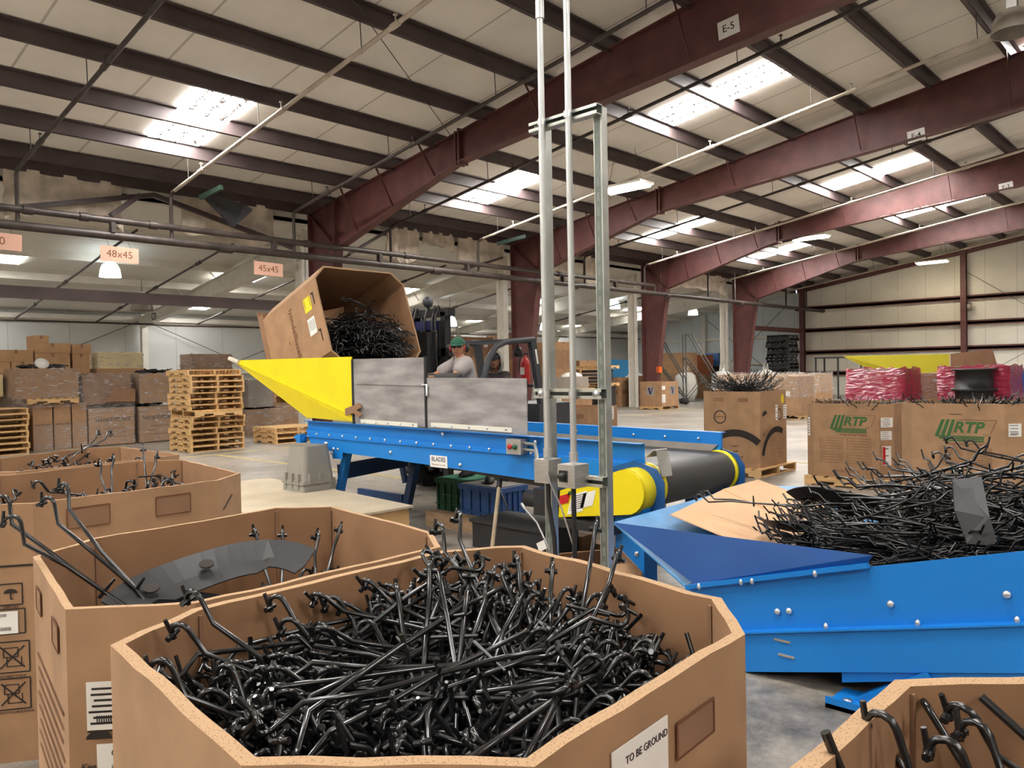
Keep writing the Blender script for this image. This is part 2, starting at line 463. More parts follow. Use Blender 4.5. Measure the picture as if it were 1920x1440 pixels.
trim(MB().box((X0, YL-.3, 3.56), (X1, YL-.14, 3.72)), M_white)
trim(MB().box((X1-.16, YE+.2, 1.65), (X1, YL, 1.8)), M_white)
trim(MB().box((X1-.16, YE+.2, 3.1), (X1, YL, 3.25)), M_white)
trim(MB().box((X1-.3, 23.3, 0), (X1-.1, 23.5, zl(23.4))), M_white)
trim(MB().box((X0, YE-.2, 3.18), (10.9, YE, 3.4)).box((X0, YE-.22, 3.15), (10.9, YE-.2, 3.30)), M_purlin)
trim(MB().box((34.2, YE-.2, 3.32), (X1, YE, 3.54)), M_maroon)
# eave strut and purlins: each runs the whole length of the hall
PY = [16.9, 15.52, 14.15, 12.7, 11.2, 9.65, 8.08, 6.5, 5.0, 3.5, 2.0, 0.6, -1.2, -2.8, -4.4, -6.0, -7.6, -9.2, -10.8, -12.4, -14.0, -15.6]
trim(MB().box((X0, YE-.12, zr(YE)-.02), (X1, YE-.06, zc(YE))), M_purlin)
for y in PY:
    z = zr(y)
    trim(MB().box((X0, y-.006, z-.05), (X1, y+.006, z+.21)).box((X0, y-.005, z-.05), (X1, y+.085, z-.038)).box((X0, y+.074, z-.05), (X1, y+.085, z-.015)).box((X0, y-.08, z+.2), (X1, y, z+.21)), M_purlin)
for y in (20.0, 22.2, 24.4, 26.6):
    z = zl(y)-.2
    trim(MB().box((X0, y-.005, z), (X1, y+.005, z+.2)).box((X0, y, z), (X1, y+.07, z+.012)), M_white)
# yellow lane stripes on the floor
M_lane = mat('worn_yellow_lane_paint', (198, 176, 96), 0.6, 0, 0, 6, rgb2=(150, 142, 122))
trim(MB().box((6.2, 14.95, 0), (X1-3, 15.05, .003)), M_lane)
trim(MB().box((7.2, 6.0, 0), (7.3, 14.9, .003)), M_lane)
trim(MB().box((12.2, 2.0, 0), (12.3, 9.0, .003)), M_lane)
# skylights; hall panels out of view are added for fill light
wn = [0]
def skylight(x, y0, y1, w=1.0, f=zc, mt=None):
    wn[0] += 1
    vs = []
    for dz in (-.03, -.005):
        vs += [(x-w/2, y0, f(y0)+dz), (x+w/2, y0, f(y0)+dz), (x+w/2, y1, f(y1)+dz), (x-w/2, y1, f(y1)+dz)]
    m = MB().add(vs, [(3,2,1,0),(4,5,6,7),(0,1,5,4),(1,2,6,5),(2,3,7,6),(3,0,4,7)])
    return struct(m, 'window_%d' % wn[0], mt or M_sky)
for x in (-8.6, -1.4, 6.8, 15.05, 23.8, 31.8):
    skylight(x, 12.78, 15.46)
for x in (-8.6, -1.4, 15.25, 24.8, 31.6):
    skylight(x, 6.58, 9.58)
for x in (-6.5, 1.6, 10.8, 19.6, 28.0, 36.4):
    skylight(x, .68, 3.4)
    skylight(x, -9.1, -6.1)
for k, x in enumerate((-2, 5.2, 11.9, 19, 26.5, 34)):
    skylight(x+.3, 22.5, 23.6, 1.4, zl, M_ltube)
    skylight(x+.6, 26.8, 27.7, 1.4, zl, M_ltube)
# ---------------------------------------------------------------- steel frames
FX = [11.3, 18.9, 26.5, 34.1]
def zbot(y):                      # underside of the rafter
    if y >= 12.0: return 4.66+(5.93-4.66)*(16.5-y)/4.5
    if y >= YR: return 6.0+0.085*(12.0-y)
    return zbot(-y)
flab = {11.3: 'maroon steel rafter and column carrying the E-5 sheet',
        18.9: 'maroon steel rafter and column carrying the E-4 sheet', 26.5: 'maroon steel frame with the E-3 sheet, third column along', 34.1: 'maroon steel frame next to the far end wall'}
for x in FX:
    t = thing('steel_portal', (x, 17.5, 0), flab[x], 'steel portal', 'maroon frames along the hall')
    m = MB()                       # tapered column: web and two flanges
    inn = [(17.25, 0.0), (17.25, 1.35), (16.45, 4.66)]
    m.prism([(17.62, 0), (17.15, 0), (16.47, 4.62), (16.47, zr(16.47)), (17.62, zr(17.62))], -.006, .006, M=Matrix(((0,0,1,x),(1,0,0,0),(0,1,0,0),(0,0,0,1))))
    m.box((x-.13, 17.62, 0), (x+.13, 17.64, zr(17.62)))
    m.bar((x, 17.15, 0), (x, 16.47, 4.64), .26, .02, up=(0, 1, 0.2))
    m.box((x-.125, 16.46, 4.64), (x+.125, 16.48, zr(16.47)))
    m.box((x-.2, 17.05, 0), (x+.2, 17.68, .02))
    m.build('column', M_maroon, t)
    ys = [16.47, 14, 12.0, 9, 6, 3, 0.0]
    m = MB()
    poly = [(y, zr(y)) for y in ys]+[(y, zbot(y)) for y in reversed(ys)]
    m.prism(poly, -.006, .006, M=Matrix(((0,0,1,x),(1,0,0,0),(0,1,0,0),(0,0,0,1))))
    m.bar((x, 17.62, zr(17.62)-.01), (x, 0, zr(0)-.01), .24, .02)
    m.bar((x, 16.45, zbot(16.47)), (x, 12.0, zbot(12.0)), .24, .022)
    m.bar((x, 12.0, zbot(12.0)), (x, 0, zbot(0.0)), .24, .022)
    poly = [(-y, zr(-y)) for y in ys]+[(-y, zbot(y)) for y in reversed(ys)]
    m.prism(poly, -.006, .006, M=Matrix(((0,0,1,x),(1,0,0,0),(0,1,0,0),(0,0,0,1))))
    m.bar((x, 0, zr(0)-.01), (x, -16.47, zr(-16.47)-.01), .24, .02)
    m.bar((x, 0, zbot(0)), (x, -12, zbot(12)), .24, .022)
    m.bar((x, -12, zbot(12)), (x, -16.47, zbot(16.47)), .24, .022)
    m.build('rafter', M_maroon, t)
    MB().box((x-.13, 11.9, zbot(12)-.06), (x+.13, 11.95, zr(11.9)+.05)).box((x-.13, 12.0, zbot(12)-.06), (x+.13, 12.05, zr(12)+.02)).build('splice_plate', M_maroon, t)
    MB().bar((x, 16.5, 4.72), (x, 17.6, zr(17.6)-.05), .2, .015).build('knee_stiffener', M_maroon, t)
    for y in (15.52, 14.15, 12.7, 9.65, 6.5, 3.5):
        MB().bar((x-.62, y, zr(y)+.02), (x-.1, y, zbot(y)+.04), .05, .012, up=(0, 1, 0)).build('flange_brace', M_maroon, t)
# sheets with the bay names on the rafters
def lettersheet(name, o, x, y, w, h, body, size, mt, ink, label, cat, group=None, t=.004, bold=0.0012):
    M = frame_m(o, x, y)
    r = thing(name, o, label, cat, group)
    MB().mbox(M, (w, h, t)).build('sheet', mt, r)
    MB().text(body, M @ Matrix.Translation((0, 0, t/2+.001)), size, bold=bold).build('lettering', ink, r)
    return r
lettersheet('bay_sheet', (11.28, 5.86, 6.82), (0, -1, .1), (0, .1, 1), .36, .28, 'E-5', .16, M_paper, M_ink, 'white paper sheet reading E-5 on the closest rafter', 'sign', 'paper bay sheets on the rafters')
lettersheet('bay_sheet', (18.88, 5.34, 6.60), (0, -1, .1), (0, .1, 1), .36, .26, 'E-4', .15, M_paper, M_ink, 'white sheet reading E-4 on the second rafter', 'sign', 'paper bay sheets on the rafters')
lettersheet('bay_sheet', (26.48, 5.10, 6.62), (0, -1, .1), (0, .1, 1), .36, .26, 'E-3', .15, M_paper, M_ink, 'white sheet reading E-3 on the third rafter', 'sign', 'paper bay sheets on the rafters')
# white lean-to frames
for x, lb in ((11.3, 'white lean-to rafter marked G5 on the left'), (18.9, 'white lean-to post and rafter beside the E-4 column'), (26.5, 'white lean-to post and rafter beside the third maroon column'), (34.1, 'white lean-to post and rafter beside the column closest to the end wall')):
    t = thing('lean_to_portal', (x, 18.1, 0), lb, 'white frame', 'white frames of the lean-to')
    MB().box((x-.1, 18.0, 0), (x+.1, 18.015, zl(18)-.1)).box((x-.1, 18.32, 0), (x+.1, 18.335, zl(18.3)-.1)).box((x-.008, 18.0, 0), (x+.008, 18.33, zl(18.2)-.1)).build('post', M_white, t)
    m = MB()
    m.prism([(18.0, zl(18)-.2), (18.0, zl(18)-.85), (28.4, zl(28.4)-.52), (28.4, zl(28.4)-.2)], -.006, .006, M=Matrix(((0,0,1,x),(1,0,0,0),(0,1,0,0),(0,0,0,1))))
    m.bar((x, 18, zl(18)-.85), (x, 28.4, zl(28.4)-.52), .22, .02).bar((x, 18, zl(18)-.2), (x, 28.4, zl(28.4)-.2), .22, .02)
    m.build('rafter', M_white, t)
    MB().box((x-.1, 28.4, 0), (x+.1, 28.6, zl(28.5)-.1)).build('wall_post', M_white, t)
    for y in (20.0, 22.2, 24.4, 26.6):
        MB().bar((x-.6, y, zl(y)-.18), (x-.06, y+.2, zl(y)-.62), .04, .012).build('flange_brace', M_white, t)
    if x == 11.3:
        MB().text('G5', frame_m((x-.012, 27.6, 3.66), (0, -1, 0), (0, 0, 1)), .34, bold=.002).build('lettering', M_ink, t)
# thin cross-bracing rods
def rod(name, a, b, r, mt, label, cat, group=None):
    return MB().tube([a, b], r, 6).build(name, mt, None, label, cat, group)
G = 'brace rods on the lean-to walls'
rod('brace_rod', (5.0, 28.7, .8), (11.3, 28.7, 3.6), .012, M_pipe, 'thin brace rod rising to the G5 post from the left', 'brace rod', G)
rod('brace_rod', (11.4, 28.7, 3.6), (18.8, 28.7, .5), .012, M_pipe, 'thin brace rod falling to the right of the G5 post', 'brace rod', G)
rod('brace_rod', (11.4, 28.7, .8), (18.8, 28.7, 3.6), .012, M_pipe, 'thin brace rod rising to the right behind the pallet stack', 'brace rod', G)
rod('brace_rod', (X1-.2, 18.4, .5), (X1-.2, 23.2, 4.3), .014, M_pipe, 'thin brace rod crossing the pale end wall, high end at its post', 'brace rod', G)
rod('brace_rod', (X1-.2, 23.2, .5), (X1-.2, 18.4, 4.8), .014, M_pipe, 'thin brace rod crossing the pale end wall, low end at its post', 'brace rod', G)
rod('brace_rod', (X1-.2, 9.6, 5.8), (X1-.2, 2.8, .8), .012, M_pipe, 'thin brace rod on the cream wall falling from the maroon post', 'brace rod', 'brace rods on the cream end wall')
rod('brace_rod', (X1-.2, 2.8, 4.6), (X1-.2, 9.6, .6), .012, M_pipe, 'thin brace rod on the cream wall rising to the right edge', 'brace rod', 'brace rods on the cream end wall')
rod('brace_rod', (4.5, 8.0, zc(8)-.15), (11.2, 12.1, zr(12.1)-.1), .008, M_pipe, 'slack brace cable under the roof running to the E-5 rafter splice', 'brace rod')
# ---------------------------------------------------------------- pipes along the eave
t = thing('eave_pipe', (20, 16.3, 4.35), 'thick dusty black pipe running the whole length in front of the columns', 'pipe')
m = MB(); m.tube([(X0+.2, 16.3, 4.35), (X1-.3, 16.3, 4.40)], .085, 12)
for x in (2, 8.1, 14.2, 20.3, 26, 32, 38): m.tube([(x, 16.3, 4.355), (x+.3, 16.3, 4.357)], .105, 12)
m.build('pipe_run', M_pipe, t)
for x in (29.3, 31.6, 36.8, 39.2):
    MB().tube([(x, 16.3, 4.42), (x, 16.3, zr(16.3)-.1), (x, 16.9, zr(16.9)-.04)], .045, 8).build('riser', M_pipe, t)
t = thing('sprinkler_main', (8, 16.25, 4.65), 'thinner black pipe above the thick one, stopping at the third column', 'pipe')
m = MB(); m.tube([(X0+.2, 16.25, 4.66), (25.2, 16.25, 4.66), (25.25, 16.27, 4.60), (25.25, 16.3, 4.42)], .065, 10)
for x in (4.35, 5.3, 6.6, 10.2, 13.2, 19.5, 21.8): m.tube([(x, 16.25, 4.66), (x+.16, 16.25, 4.66)], .085, 10)
m.build('pipe_run', M_pipe, t)
for x in (3.6, 5.9, 9.4, 12.4, 15.5, 19.8, 22.7): MB().box((x-.04, 16.2, 4.42), (x+.04, 16.33, 4.62)).build('drop_nipple', M_pipe, t)
for x in (11.0, 18.7, 25.7, 33.5):
    MB().tube([(x+.1*math.cos(a), 16.3, 4.45+.13*math.sin(a)+.06) for a in [k*PI/6 for k in range(13)]], .008, 5).tube([(x, 16.3, 4.6), (x, 16.3, zr(16.3))], .008, 5).build('ring_hanger', M_pipe, None, {11.0: 'ring hanger on the thick pipe at the E-5 column', 18.7: 'ring hanger on the thick pipe at the E-4 column', 25.7: 'ring hanger on the thick pipe at the third column', 33.5: 'ring hanger on the thick pipe at the fourth column'}[x], 'pipe hanger', 'ring hangers on the thick pipe')
# sprinkler branch pipes parallel to the roof slope
BL = [(4.28, M_pipe, 'dark sprinkler branch pipe at the far left under the roof'), (7.08, M_wpipe, 'pale sprinkler branch pipe passing beside the left skylight'), (9.95, M_pipe, 'dark sprinkler branch pipe just left of the E-5 rafter'),
      (12.8, M_pipe, 'dark sprinkler branch pipe just right of the E-5 rafter'), (16.0, M_wpipe, 'pale sprinkler branch pipe before the E-4 rafter'), (21.0, M_pipe, 'dark sprinkler branch pipe just behind the E-4 rafter'), (24.6, M_wpipe, 'pale sprinkler branch pipe before the E-3 rafter'),
      (27.2, M_pipe, 'dark sprinkler branch pipe just behind the E-3 rafter'), (31.4, M_wpipe, 'pale sprinkler branch pipe before the fourth rafter'), (34.8, M_pipe, 'dark sprinkler branch pipe behind the fourth rafter'), (38.2, M_wpipe, 'pale sprinkler branch pipe next to the end wall')]
for x, mt, lb in BL:
    t = thing('branch_pipe', (x, 10, zc(10)-.75), lb, 'sprinkler pipe', 'sprinkler branch pipes under the roof')
    m = MB()
    P = lambda y: (x, y, zc(y)-.75)
    m.tube([P(16.2), P(8), P(.4)] if x < 25 else [P(16.9), P(8), P(.4)], .036, 8)
    m.build('pipe_run', mt, t)
    if x < 25: MB().tube([(x, 16.3, 4.42), (x, 16.3, zc(16.3)-.83), (x, 16.25, zc(16.3)-.76), P(16.1)], .038, 8).build('riser', M_pipe, t)
    for y in (14.9, 11.9, 8.8, 5.7, 2.6):
        MB().tube([P(y-.1), P(y+.1)], .048, 8).tube([P(y), (x, y, zc(y)-.61)], .012, 6).box((x-.025, y-.025, zc(y)-.62), (x+.025, y+.025, zc(y)-.60)).build('sprinkler_head', mt, t)
    for y in PY[1:11:2]:
        MB().tube([(x+.03, y, zc(y)-.78), (x+.03, y+.03, zr(y)-.04)], .008, 5).build('hanger_rod', M_pipe, t)
# lean-to pipes
for x, lb in ((7.2, 'dark lean-to pipe beside the left bell lamp'), (13.0, 'dark lean-to pipe sloping behind the tipped box'), (9.6, 'dark lean-to pipe sloping down to the G5 post'), (16.6, 'dark lean-to pipe left of the E-4 column'), (21.5, 'dark lean-to pipe right of the E-4 column'), (29.5, 'dark lean-to pipe right of the third column')):
    t = thing('lean_to_pipe', (x, 23, zl(23)-.55), lb, 'sprinkler pipe', 'dark pipes under the lean-to roof')
    MB().tube([(x, 18.4, zl(18.4)-.5), (x, 28.2, zl(28.2)-.5)], .03, 8).build('pipe_run', M_pipe, t)
    for y in (20.5, 23.3, 26.0): MB().tube([(x, y-.12, zl(y-.12)-.5), (x, y+.12, zl(y+.12)-.5)], .05, 8).build('coupling', M_pipe, t)
rod('lean_to_main_pipe', (X0+.2, 27.9, 3.42), (X1-.2, 27.9, 3.42), .035, M_pipe, 'thin dark pipe along the top of the lean-to back wall', 'sprinkler pipe')
# knee braces at the eave, left bay
G = 'dark diagonal eave braces left of the E-5 column'
MB().bar((3.9, 17.45, 4.75), (7.2, 17.45, 5.55), .1, .1).build('eave_brace', M_purlin, None, 'dark diagonal brace rising from the left edge to the eave', 'brace', G)
MB().bar((7.2, 17.45, 5.55), (10.6, 17.45, 4.75), .1, .1).build('eave_brace', M_purlin, None, 'dark diagonal brace falling right towards the E-5 column', 'brace', G)
MB().bar((6.85, 17.3, 5.47), (6.25, 17.3, 4.95), .12, .1).build('eave_brace', M_purlin, None, 'short dark diagonal brace stub over the bell lamp', 'brace', G)
MB().bar((14.0, 17.5, 5.74), (12.3, 17.45, 4.75), .07, .07).build('eave_brace', M_purlin, None, 'dark diagonal brace just right of the E-5 column', 'brace', 'dark eave braces right of the E-5 column')
MB().bar((18.2, 17.45, 5.2), (16.2, 17.45, 4.6), .07, .07).build('eave_brace', M_purlin, None, 'dark diagonal brace under hanging insulation near E-4 column', 'brace', 'dark eave braces right of the E-5 column')
MB().bar((7.85, 16.6, 5.45), (8.0, 15.9, 5.58), .07, .1).build('green_channel', mat('green_channel_paint', (58, 80, 66), .5), None, 'short green steel channel under the roof near the eave', 'channel')
MB().bar((17.0, 16.5, 5.40), (17.3, 15.6, 5.55), .07, .1).build('green_channel', mat('dark_green_channel', (52, 72, 66), .5), None, 'dark green steel channel left of the E-4 rafter', 'channel')
# torn insulation hanging from the eave
def rag(x0, x1, zt, zb, y, seed, lb, sag=.1):
    rnd = random.Random(seed); m = MB(); nx, nz = 12, 7; vs = []
    for i in range(nx+1):
        b = zb+rnd.uniform(-.08, .08)+sag*abs(i/nx-.5)
        for j in range(nz+1):
            vs.append((x0+(x1-x0)*i/nx+rnd.uniform(-.02, .02), y+rnd.uniform(-.06, .06)*(j/nz)+.05*math.sin(i*1.7), zt+(b-zt)*j/nz))
    n = len(vs); vs2 = [(a, b+.03, c) for a, b, c in vs]; fs = []
    for i in range(nx):
        for j in range(nz):
            q = (i*(nz+1)+j, (i+1)*(nz+1)+j, (i+1)*(nz+1)+j+1, i*(nz+1)+j+1)
            fs.append(q); fs.append(tuple(n+k for k in reversed(q)))
    m.add(vs+vs2, fs, 0, True)
    return m.build('hanging_insulation', M_rag, None, lb, 'insulation', 'torn insulation hanging at the eave')
rag(4.4, 6.6, 5.72, 4.98, 17.6, 1, 'brown insulation flap hanging at the far left eave', -.5)
rag(7.9, 10.2, 5.72, 4.75, 17.6, 2, 'brown insulation flap hanging left of the E-5 column')
rag(13.7, 14.9, 5.72, 4.75, 17.6, 3, 'square hanging insulation rag right of the E-5 column')
rag(15.0, 16.3, 5.72, 5.25, 17.6, 4, 'rolled insulation strip at the eave mid way to the E-4 column')
rag(16.4, 18.5, 5.72, 4.95, 17.6, 5, 'wrinkled insulation rag against the E-4 column', -.2)
rag(19.6, 21.9, 5.72, 4.75, 17.6, 6, 'square insulation flap right of the E-4 column')
rag(22.6, 24.2, 5.72, 4.7, 17.6, 7, 'insulation flap left of the third column')
rag(28.0, 33.4, 5.72, 5.05, 17.6, 8, 'long insulation sag between third and fourth columns', -.3)
MB().sheet([(7.95, 16.6, 5.6), (8.9, 16.6, 5.45), (8.95, 16.35, 5.30), (8.45, 16.3, 4.85), (7.9, 16.5, 5.45)], .05).build('torn_sheet', M_black2, None, 'dark torn panel dangling under the eave left of E-5 column', 'sheet')
# ---------------------------------------------------------------- lamps
def bell(x, y, z, lb, lit=True, r=.26):
    t = thing('bell_lamp', (x, y, z), lb, 'pendant lamp', 'bell lamps of the lean-to' if y > 18 else None)
    m = MB().lathe([(r*.45, .36), (r*.7, .32), (r*.9, .2), (r, .02), (r*1.03, 0), (r*.97, .01), (r*.86, .2), (r*.65, .3), (0.01, .33)], Matrix.Translation((x, y, z)), 24)
    m.build('bell_shade', M_bell if lit else M_lens, t)
    MB().box((x-.07, y-.07, z+.36), (x+.07, y+.07, z+.56)).build('ballast_box', M_white if y > 18 else M_lens, t)
    top = zl(y) if y > 18 else zc(y)
    MB().tube([(x, y, z+.56), (x, y, top)], .008, 6).build('hanging_cord', M_pipe, t)
    return t
M_lens = mat('unlit_grey_glass_shade', (140, 132, 120), 0.25, 0, 0.1, 6, spec=0.7)
bell(7.75, 21.6, 4.20, 'lit bell lamp behind the 48x45 card sign')
bell(20.3, 22.3, 3.32, 'lit bell lamp just above the forklift driver group')
bell(30.5, 21.9, 4.42, 'lit bell lamp seen between the two steel posts and the third column')
bell(37.0, 21.5, 4.35, 'lit bell lamp in front of the pale lean-to end wall')
bell(25.8, 22.2, 3.3, 'lit bell lamp half hidden by the left steel post')
bell(9.6, 24.3, 3.58, 'unlit grey bell lamp next to the G5 marking', False, .32)
bell(14.35, 2.66, zc(2.66)-1.5, 'unlit grey dome lamp in the top right corner under the roof', False, .3)
def hibay(x, y, z, lb):
    t = thing('fluorescent_fixture', (x, y, z), lb, 'light fixture', 'warm fluorescent fixtures under the hall roof')
    MB().box((x-.3, y-.65, z+.03), (x+.3, y+.65, z+.09)).build('housing', M_white, t)
    for k in range(4):
        q = x-.21+.14*k
        MB().tube([(q, y-.6, z), (q, y+.6, z)], .03, 8).build('tube', M_tube, t)
    for s in (-.5, .5): MB().tube([(x, y+s, z+.09), (x, y+s*.6, zc(y+s*.6)-.005)], .006, 5).build('chain', M_pipe, t)
hibay(16.1, 11.2, 6.0, 'warm fluorescent fixture behind the two steel posts')
hibay(27.8, 11.4, 6.1, 'warm fluorescent fixture by the E-3 rafter')
hibay(38.9, 10.4, 6.1, 'fluorescent fixture near the cream end wall')
# ---------------------------------------------------------------- card signs under the eave pipe
def cardsign(x, z, body, lb, w=.72):
    r = lettersheet('card_sign', (x, 16.2, z), (1, 0, -.02), (.02, 0, 1), w, .30, body, .2, M_sign, M_inkb, lb, 'sign', 'handwritten card size signs under the eave pipe', bold=0.0)
    for s in (-.2, .2): MB().tube([(x+s, 16.2, z+.13), (x+s, 16.24, z+.22), (x+s, 16.3, 4.27)], .004, 5).build('tie_string', M_pipe, r)
cardsign(3.95, 4.04, '40', 'handwritten card sign reading 40 at the left edge')
cardsign(6.0, 3.99, '48x45', 'handwritten card sign reading 48x45 under the eave pipe')
cardsign(9.22, 3.97, '45x45', 'handwritten card sign reading 45x45 above the tipped box')
# ================================================================ black moulded runners
def runner_mb(r, n, lens, seed, simple=False):
    """one moulded runner: a hub, four long arms, each ending in an S hook with a small clip"""
    rnd = random.Random(seed); m = MB()
    spread = [rnd.uniform(.07, .14), -rnd.uniform(.07, .14), PI+rnd.uniform(.07, .16), PI-rnd.uniform(.07, .16)]
    for a, L in zip(spread, lens):
        d = Vector((math.cos(a), math.sin(a), 0)); up = Vector((0, 0, 1))
        p = [Vector((0, 0, 0)), d*L*.5+up*rnd.uniform(-.012, .012), d*L]
        e = d*L+(d*.7+up*.7)*.06
        p.append(e); R = .021
        if simple:
            p.append(e+d*.04+up*.008)
        else:
            for k in range(1, 6):
                an = PI*.75-k*PI*.95/5
                p.append(e+d*(R*math.cos(an)+R*.7)+up*(R*math.sin(an)-R*.7))
        m.tube(p, r, n, cap=not simple)
        q = p[-1]; sd = d.cross(up)
        if simple:
            m.tube([q-up*.012, q+(d*.6+up*.8)*.045], r*.9, 4, cap=False)
        else:
            m.tube([q-sd*.016, q+sd*.016], r*1.15, n)
            m.tube([q-(d*.5+up*.8)*.010, q+(d*.55+up*.8)*.036], [r*.95, r*.75], n)
            m.ball(q, r*1.5, 6, 4)
    if not simple:
        m.tube([(0, 0, -.02), (0, 0, .045)], [r*1.1, r*.7], n)
        b = Vector((lens[0]*.45, 0, 0)); m.tube([b+Vector((0, -.05, 0)), b+Vector((0, .05, 0))], r*.8, n)
    return m
RUN = []
for i, L in enumerate([(.30, .28, .27, .26), (.35, .26, .24, .31), (.26, .33, .31, .22), (.22, .25, .30, .34)]):
    mb = runner_mb(.0057, 6, L, 20+i)
    me = bpy.data.meshes.new('plastic_runner')
    me.from_pydata(mb.v, [], mb.f); me.polygons.foreach_set('use_smooth', mb.s); me.materials.append(M_black)
    tips = [mb for mb in L]
    RUN.append((me, L))
def tips_of(L, M, f=1.0):
    out = []
    for a, l in zip((.1, -.1, PI+.1, PI-.1), L):
        d = Vector((math.cos(a), math.sin(a), 0))
        out += [M @ (d*(l+.11)*f+Vector((0, 0, .055))), M @ (d*l*.5)]
    return out
def pose(c, yaw, pitch, roll):
    return Matrix.Translation(c) @ Matrix.Rotation(yaw, 4, 'Z') @ Matrix.Rotation(pitch, 4, 'Y') @ Matrix.Rotation(roll, 4, 'X')
def put_runner(M, k, label, group):
    o = bpy.data.objects.new('plastic_runner', RUN[k][0]); C.objects.link(o); o.matrix_world = M
    return tag(o, label, 'plastic runner', group)
def inside(poly, x, y, mg=0.0):
    n = len(poly)
    for i in range(n):
        ax, ay = poly[i][:2]; bx, by = poly[(i+1) % n][:2]
        L = math.hypot(bx-ax, by-ay)
        if ((bx-ax)*(y-ay)-(by-ay)*(x-ax))/L < mg: return False
    return True
def heap(poly, rim, ztop, zlow, n, label, group, seed, yaw=(0, PI), pitch=.5, deep=0, zdeep=None, mg=.02, over=.12, zc_=None):
    """n runners lying inside a box (poly counter-clockwise); `deep` more below them as one uncountable mass"""
    rnd = random.Random(seed); cnt = 0
    xs = [p[0] for p in poly]; ys = [p[1] for p in poly]
    def sample(z0, z1, zt, tries=400):
        for _ in range(tries):
            x = rnd.uniform(min(xs), max(xs)); y = rnd.uniform(min(ys), max(ys))
            if not inside(poly, x, y, mg+.08): continue
            M = pose(Vector((x, y, rnd.uniform(z0, z1))), rnd.uniform(*yaw), rnd.gauss(0, pitch), rnd.uniform(-.9, .9) if rnd.random() < .85 else rnd.uniform(0, 6.28))
            k = rnd.randrange(4); ok = True
            for t in tips_of(RUN[k][1], M):
                lim = zt(t.x, t.y) if callable(zt) else zt
                if t.z > lim or t.z < z0-.25 or t.z < .02: ok = False; break
                if t.z < rim+.03 and not inside(poly, t.x, t.y, mg): ok = False; break
                if not inside(poly, t.x, t.y, -over): ok = False; break
            if ok: return M, k
        return None
    for i in range(n):
        f = i/max(1, n-1)
        hit = sample(zlow+(zc_ if zc_ else 0), zlow+.22 if not zc_ else zlow+zc_+.25, ztop)
        if hit: put_runner(hit[0], hit[1], label, group); cnt += 1
    if deep:
        m = MB()
        for i in range(deep):
            hit = sample(zdeep[0], zdeep[1], zdeep[1]+.12, 60)
            if hit:
                q = SIMPLE[hit[1]]
                m.add([hit[0] @ v for v in q.v], q.f, 0, True)
        o = m.build('plastic_runner_pile', M_black, None, label.replace('runner', 'runners', 1)+', the tangle underneath', 'plastic runners', None, 'stuff')
    return cnt
SIMPLE = [runner_mb(.0059, 5, L, 40+i, True) for i, L in enumerate([(.30, .28, .27, .26), (.35, .26, .24, .31), (.26, .33, .31, .22), (.22, .25, .30, .34)])]
# ================================================================ octagonal cardboard bulk boxes
def inset(poly, d):
    n = len(poly); out = []
    for i in range(n):
        p0 = Vector(poly[i-1][:2]); p1 = Vector(poly[i][:2]); p2 = Vector(poly[(i+1) % n][:2])
        a = (p1-p0).normalized(); b = (p2-p1).normalized()
        na = Vector((-a.y, a.x)); nb = Vector((-b.y, b.x))
        bi = (na+nb).normalized(); out.append(p1+bi*(d/max(.3, bi.dot(na))))
    return [(p.x, p.y) for p in out]
def bulk_box(name, label, poly, z0, z1, thick=.016, mats=None, group=None, bottom=True, wob=0.0, seed=0):
    """poly counter-clockwise; returns the root. parts: wall, base"""
    cx = sum(p[0] for p in poly)/len(poly); cy = sum(p[1] for p in poly)/len(poly)
    t = thing(name, (cx, cy, z0), label, 'cardboard box', group)
    rnd = random.Random(seed); n = len(poly); inn = inset(poly, thick)
    P = []; Q = []; Z = []
    for i in range(n):                      # subdivide the rim for a slightly wavy torn edge
        j = (i+1) % n; k = max(1, int(math.hypot(poly[j][0]-poly[i][0], poly[j][1]-poly[i][1])/.07)) if wob else 1
        for s in range(k):
            f = s/k
            P.append((poly[i][0]+(poly[j][0]-poly[i][0])*f, poly[i][1]+(poly[j][1]-poly[i][1])*f))
            Q.append((inn[i][0]+(inn[j][0]-inn[i][0])*f, inn[i][1]+(inn[j][1]-inn[i][1])*f))
            Z.append(z1+rnd.uniform(-wob, wob))
    n = len(P); m = MB()
    vs = [(p[0], p[1], z0) for p in P]+[(p[0], p[1], z) for p, z in zip(P, Z)]+[(q[0], q[1], z) for q, z in zip(Q, Z)]+[(q[0], q[1], z0+.02) for q in Q]
    o = [(i, (i+1) % n, n+(i+1) % n, n+i) for i in range(n)]
    e = [(n+i, n+(i+1) % n, 2*n+(i+1) % n, 2*n+i) for i in range(n)]
    w = [(2*n+i, 2*n+(i+1) % n, 3*n+(i+1) % n, 3*n+i) for i in range(n)]
    m.add(vs, o, 0); a = len(m.v)-len(vs)
    for fl, mi in ((e, 1), (w, 2)):
        for f in fl: m.f.append([a+i for i in f]); m.m.append(mi); m.s.append(False)
    for q in inn:                           # scored fold lines down the inside corners
        d = (Vector((cx, cy))-Vector(q)).normalized()*.003
        m.box((q[0]+d.x-.004, q[1]+d.y-.004, z0+.03), (q[0]+d.x+.004, q[1]+d.y+.004, z1-.012), 3)
    mm = list(mats or [M_card, M_edge, M_cardin])
    m.build('wall', mm+[M_carddk], t)
    MB().prism([(p[0], p[1]) for p in inset(poly, .004)], z0, z0+.018).build('base', M_cardin, t)
    t['zz'] = [z0, z1]
    return t
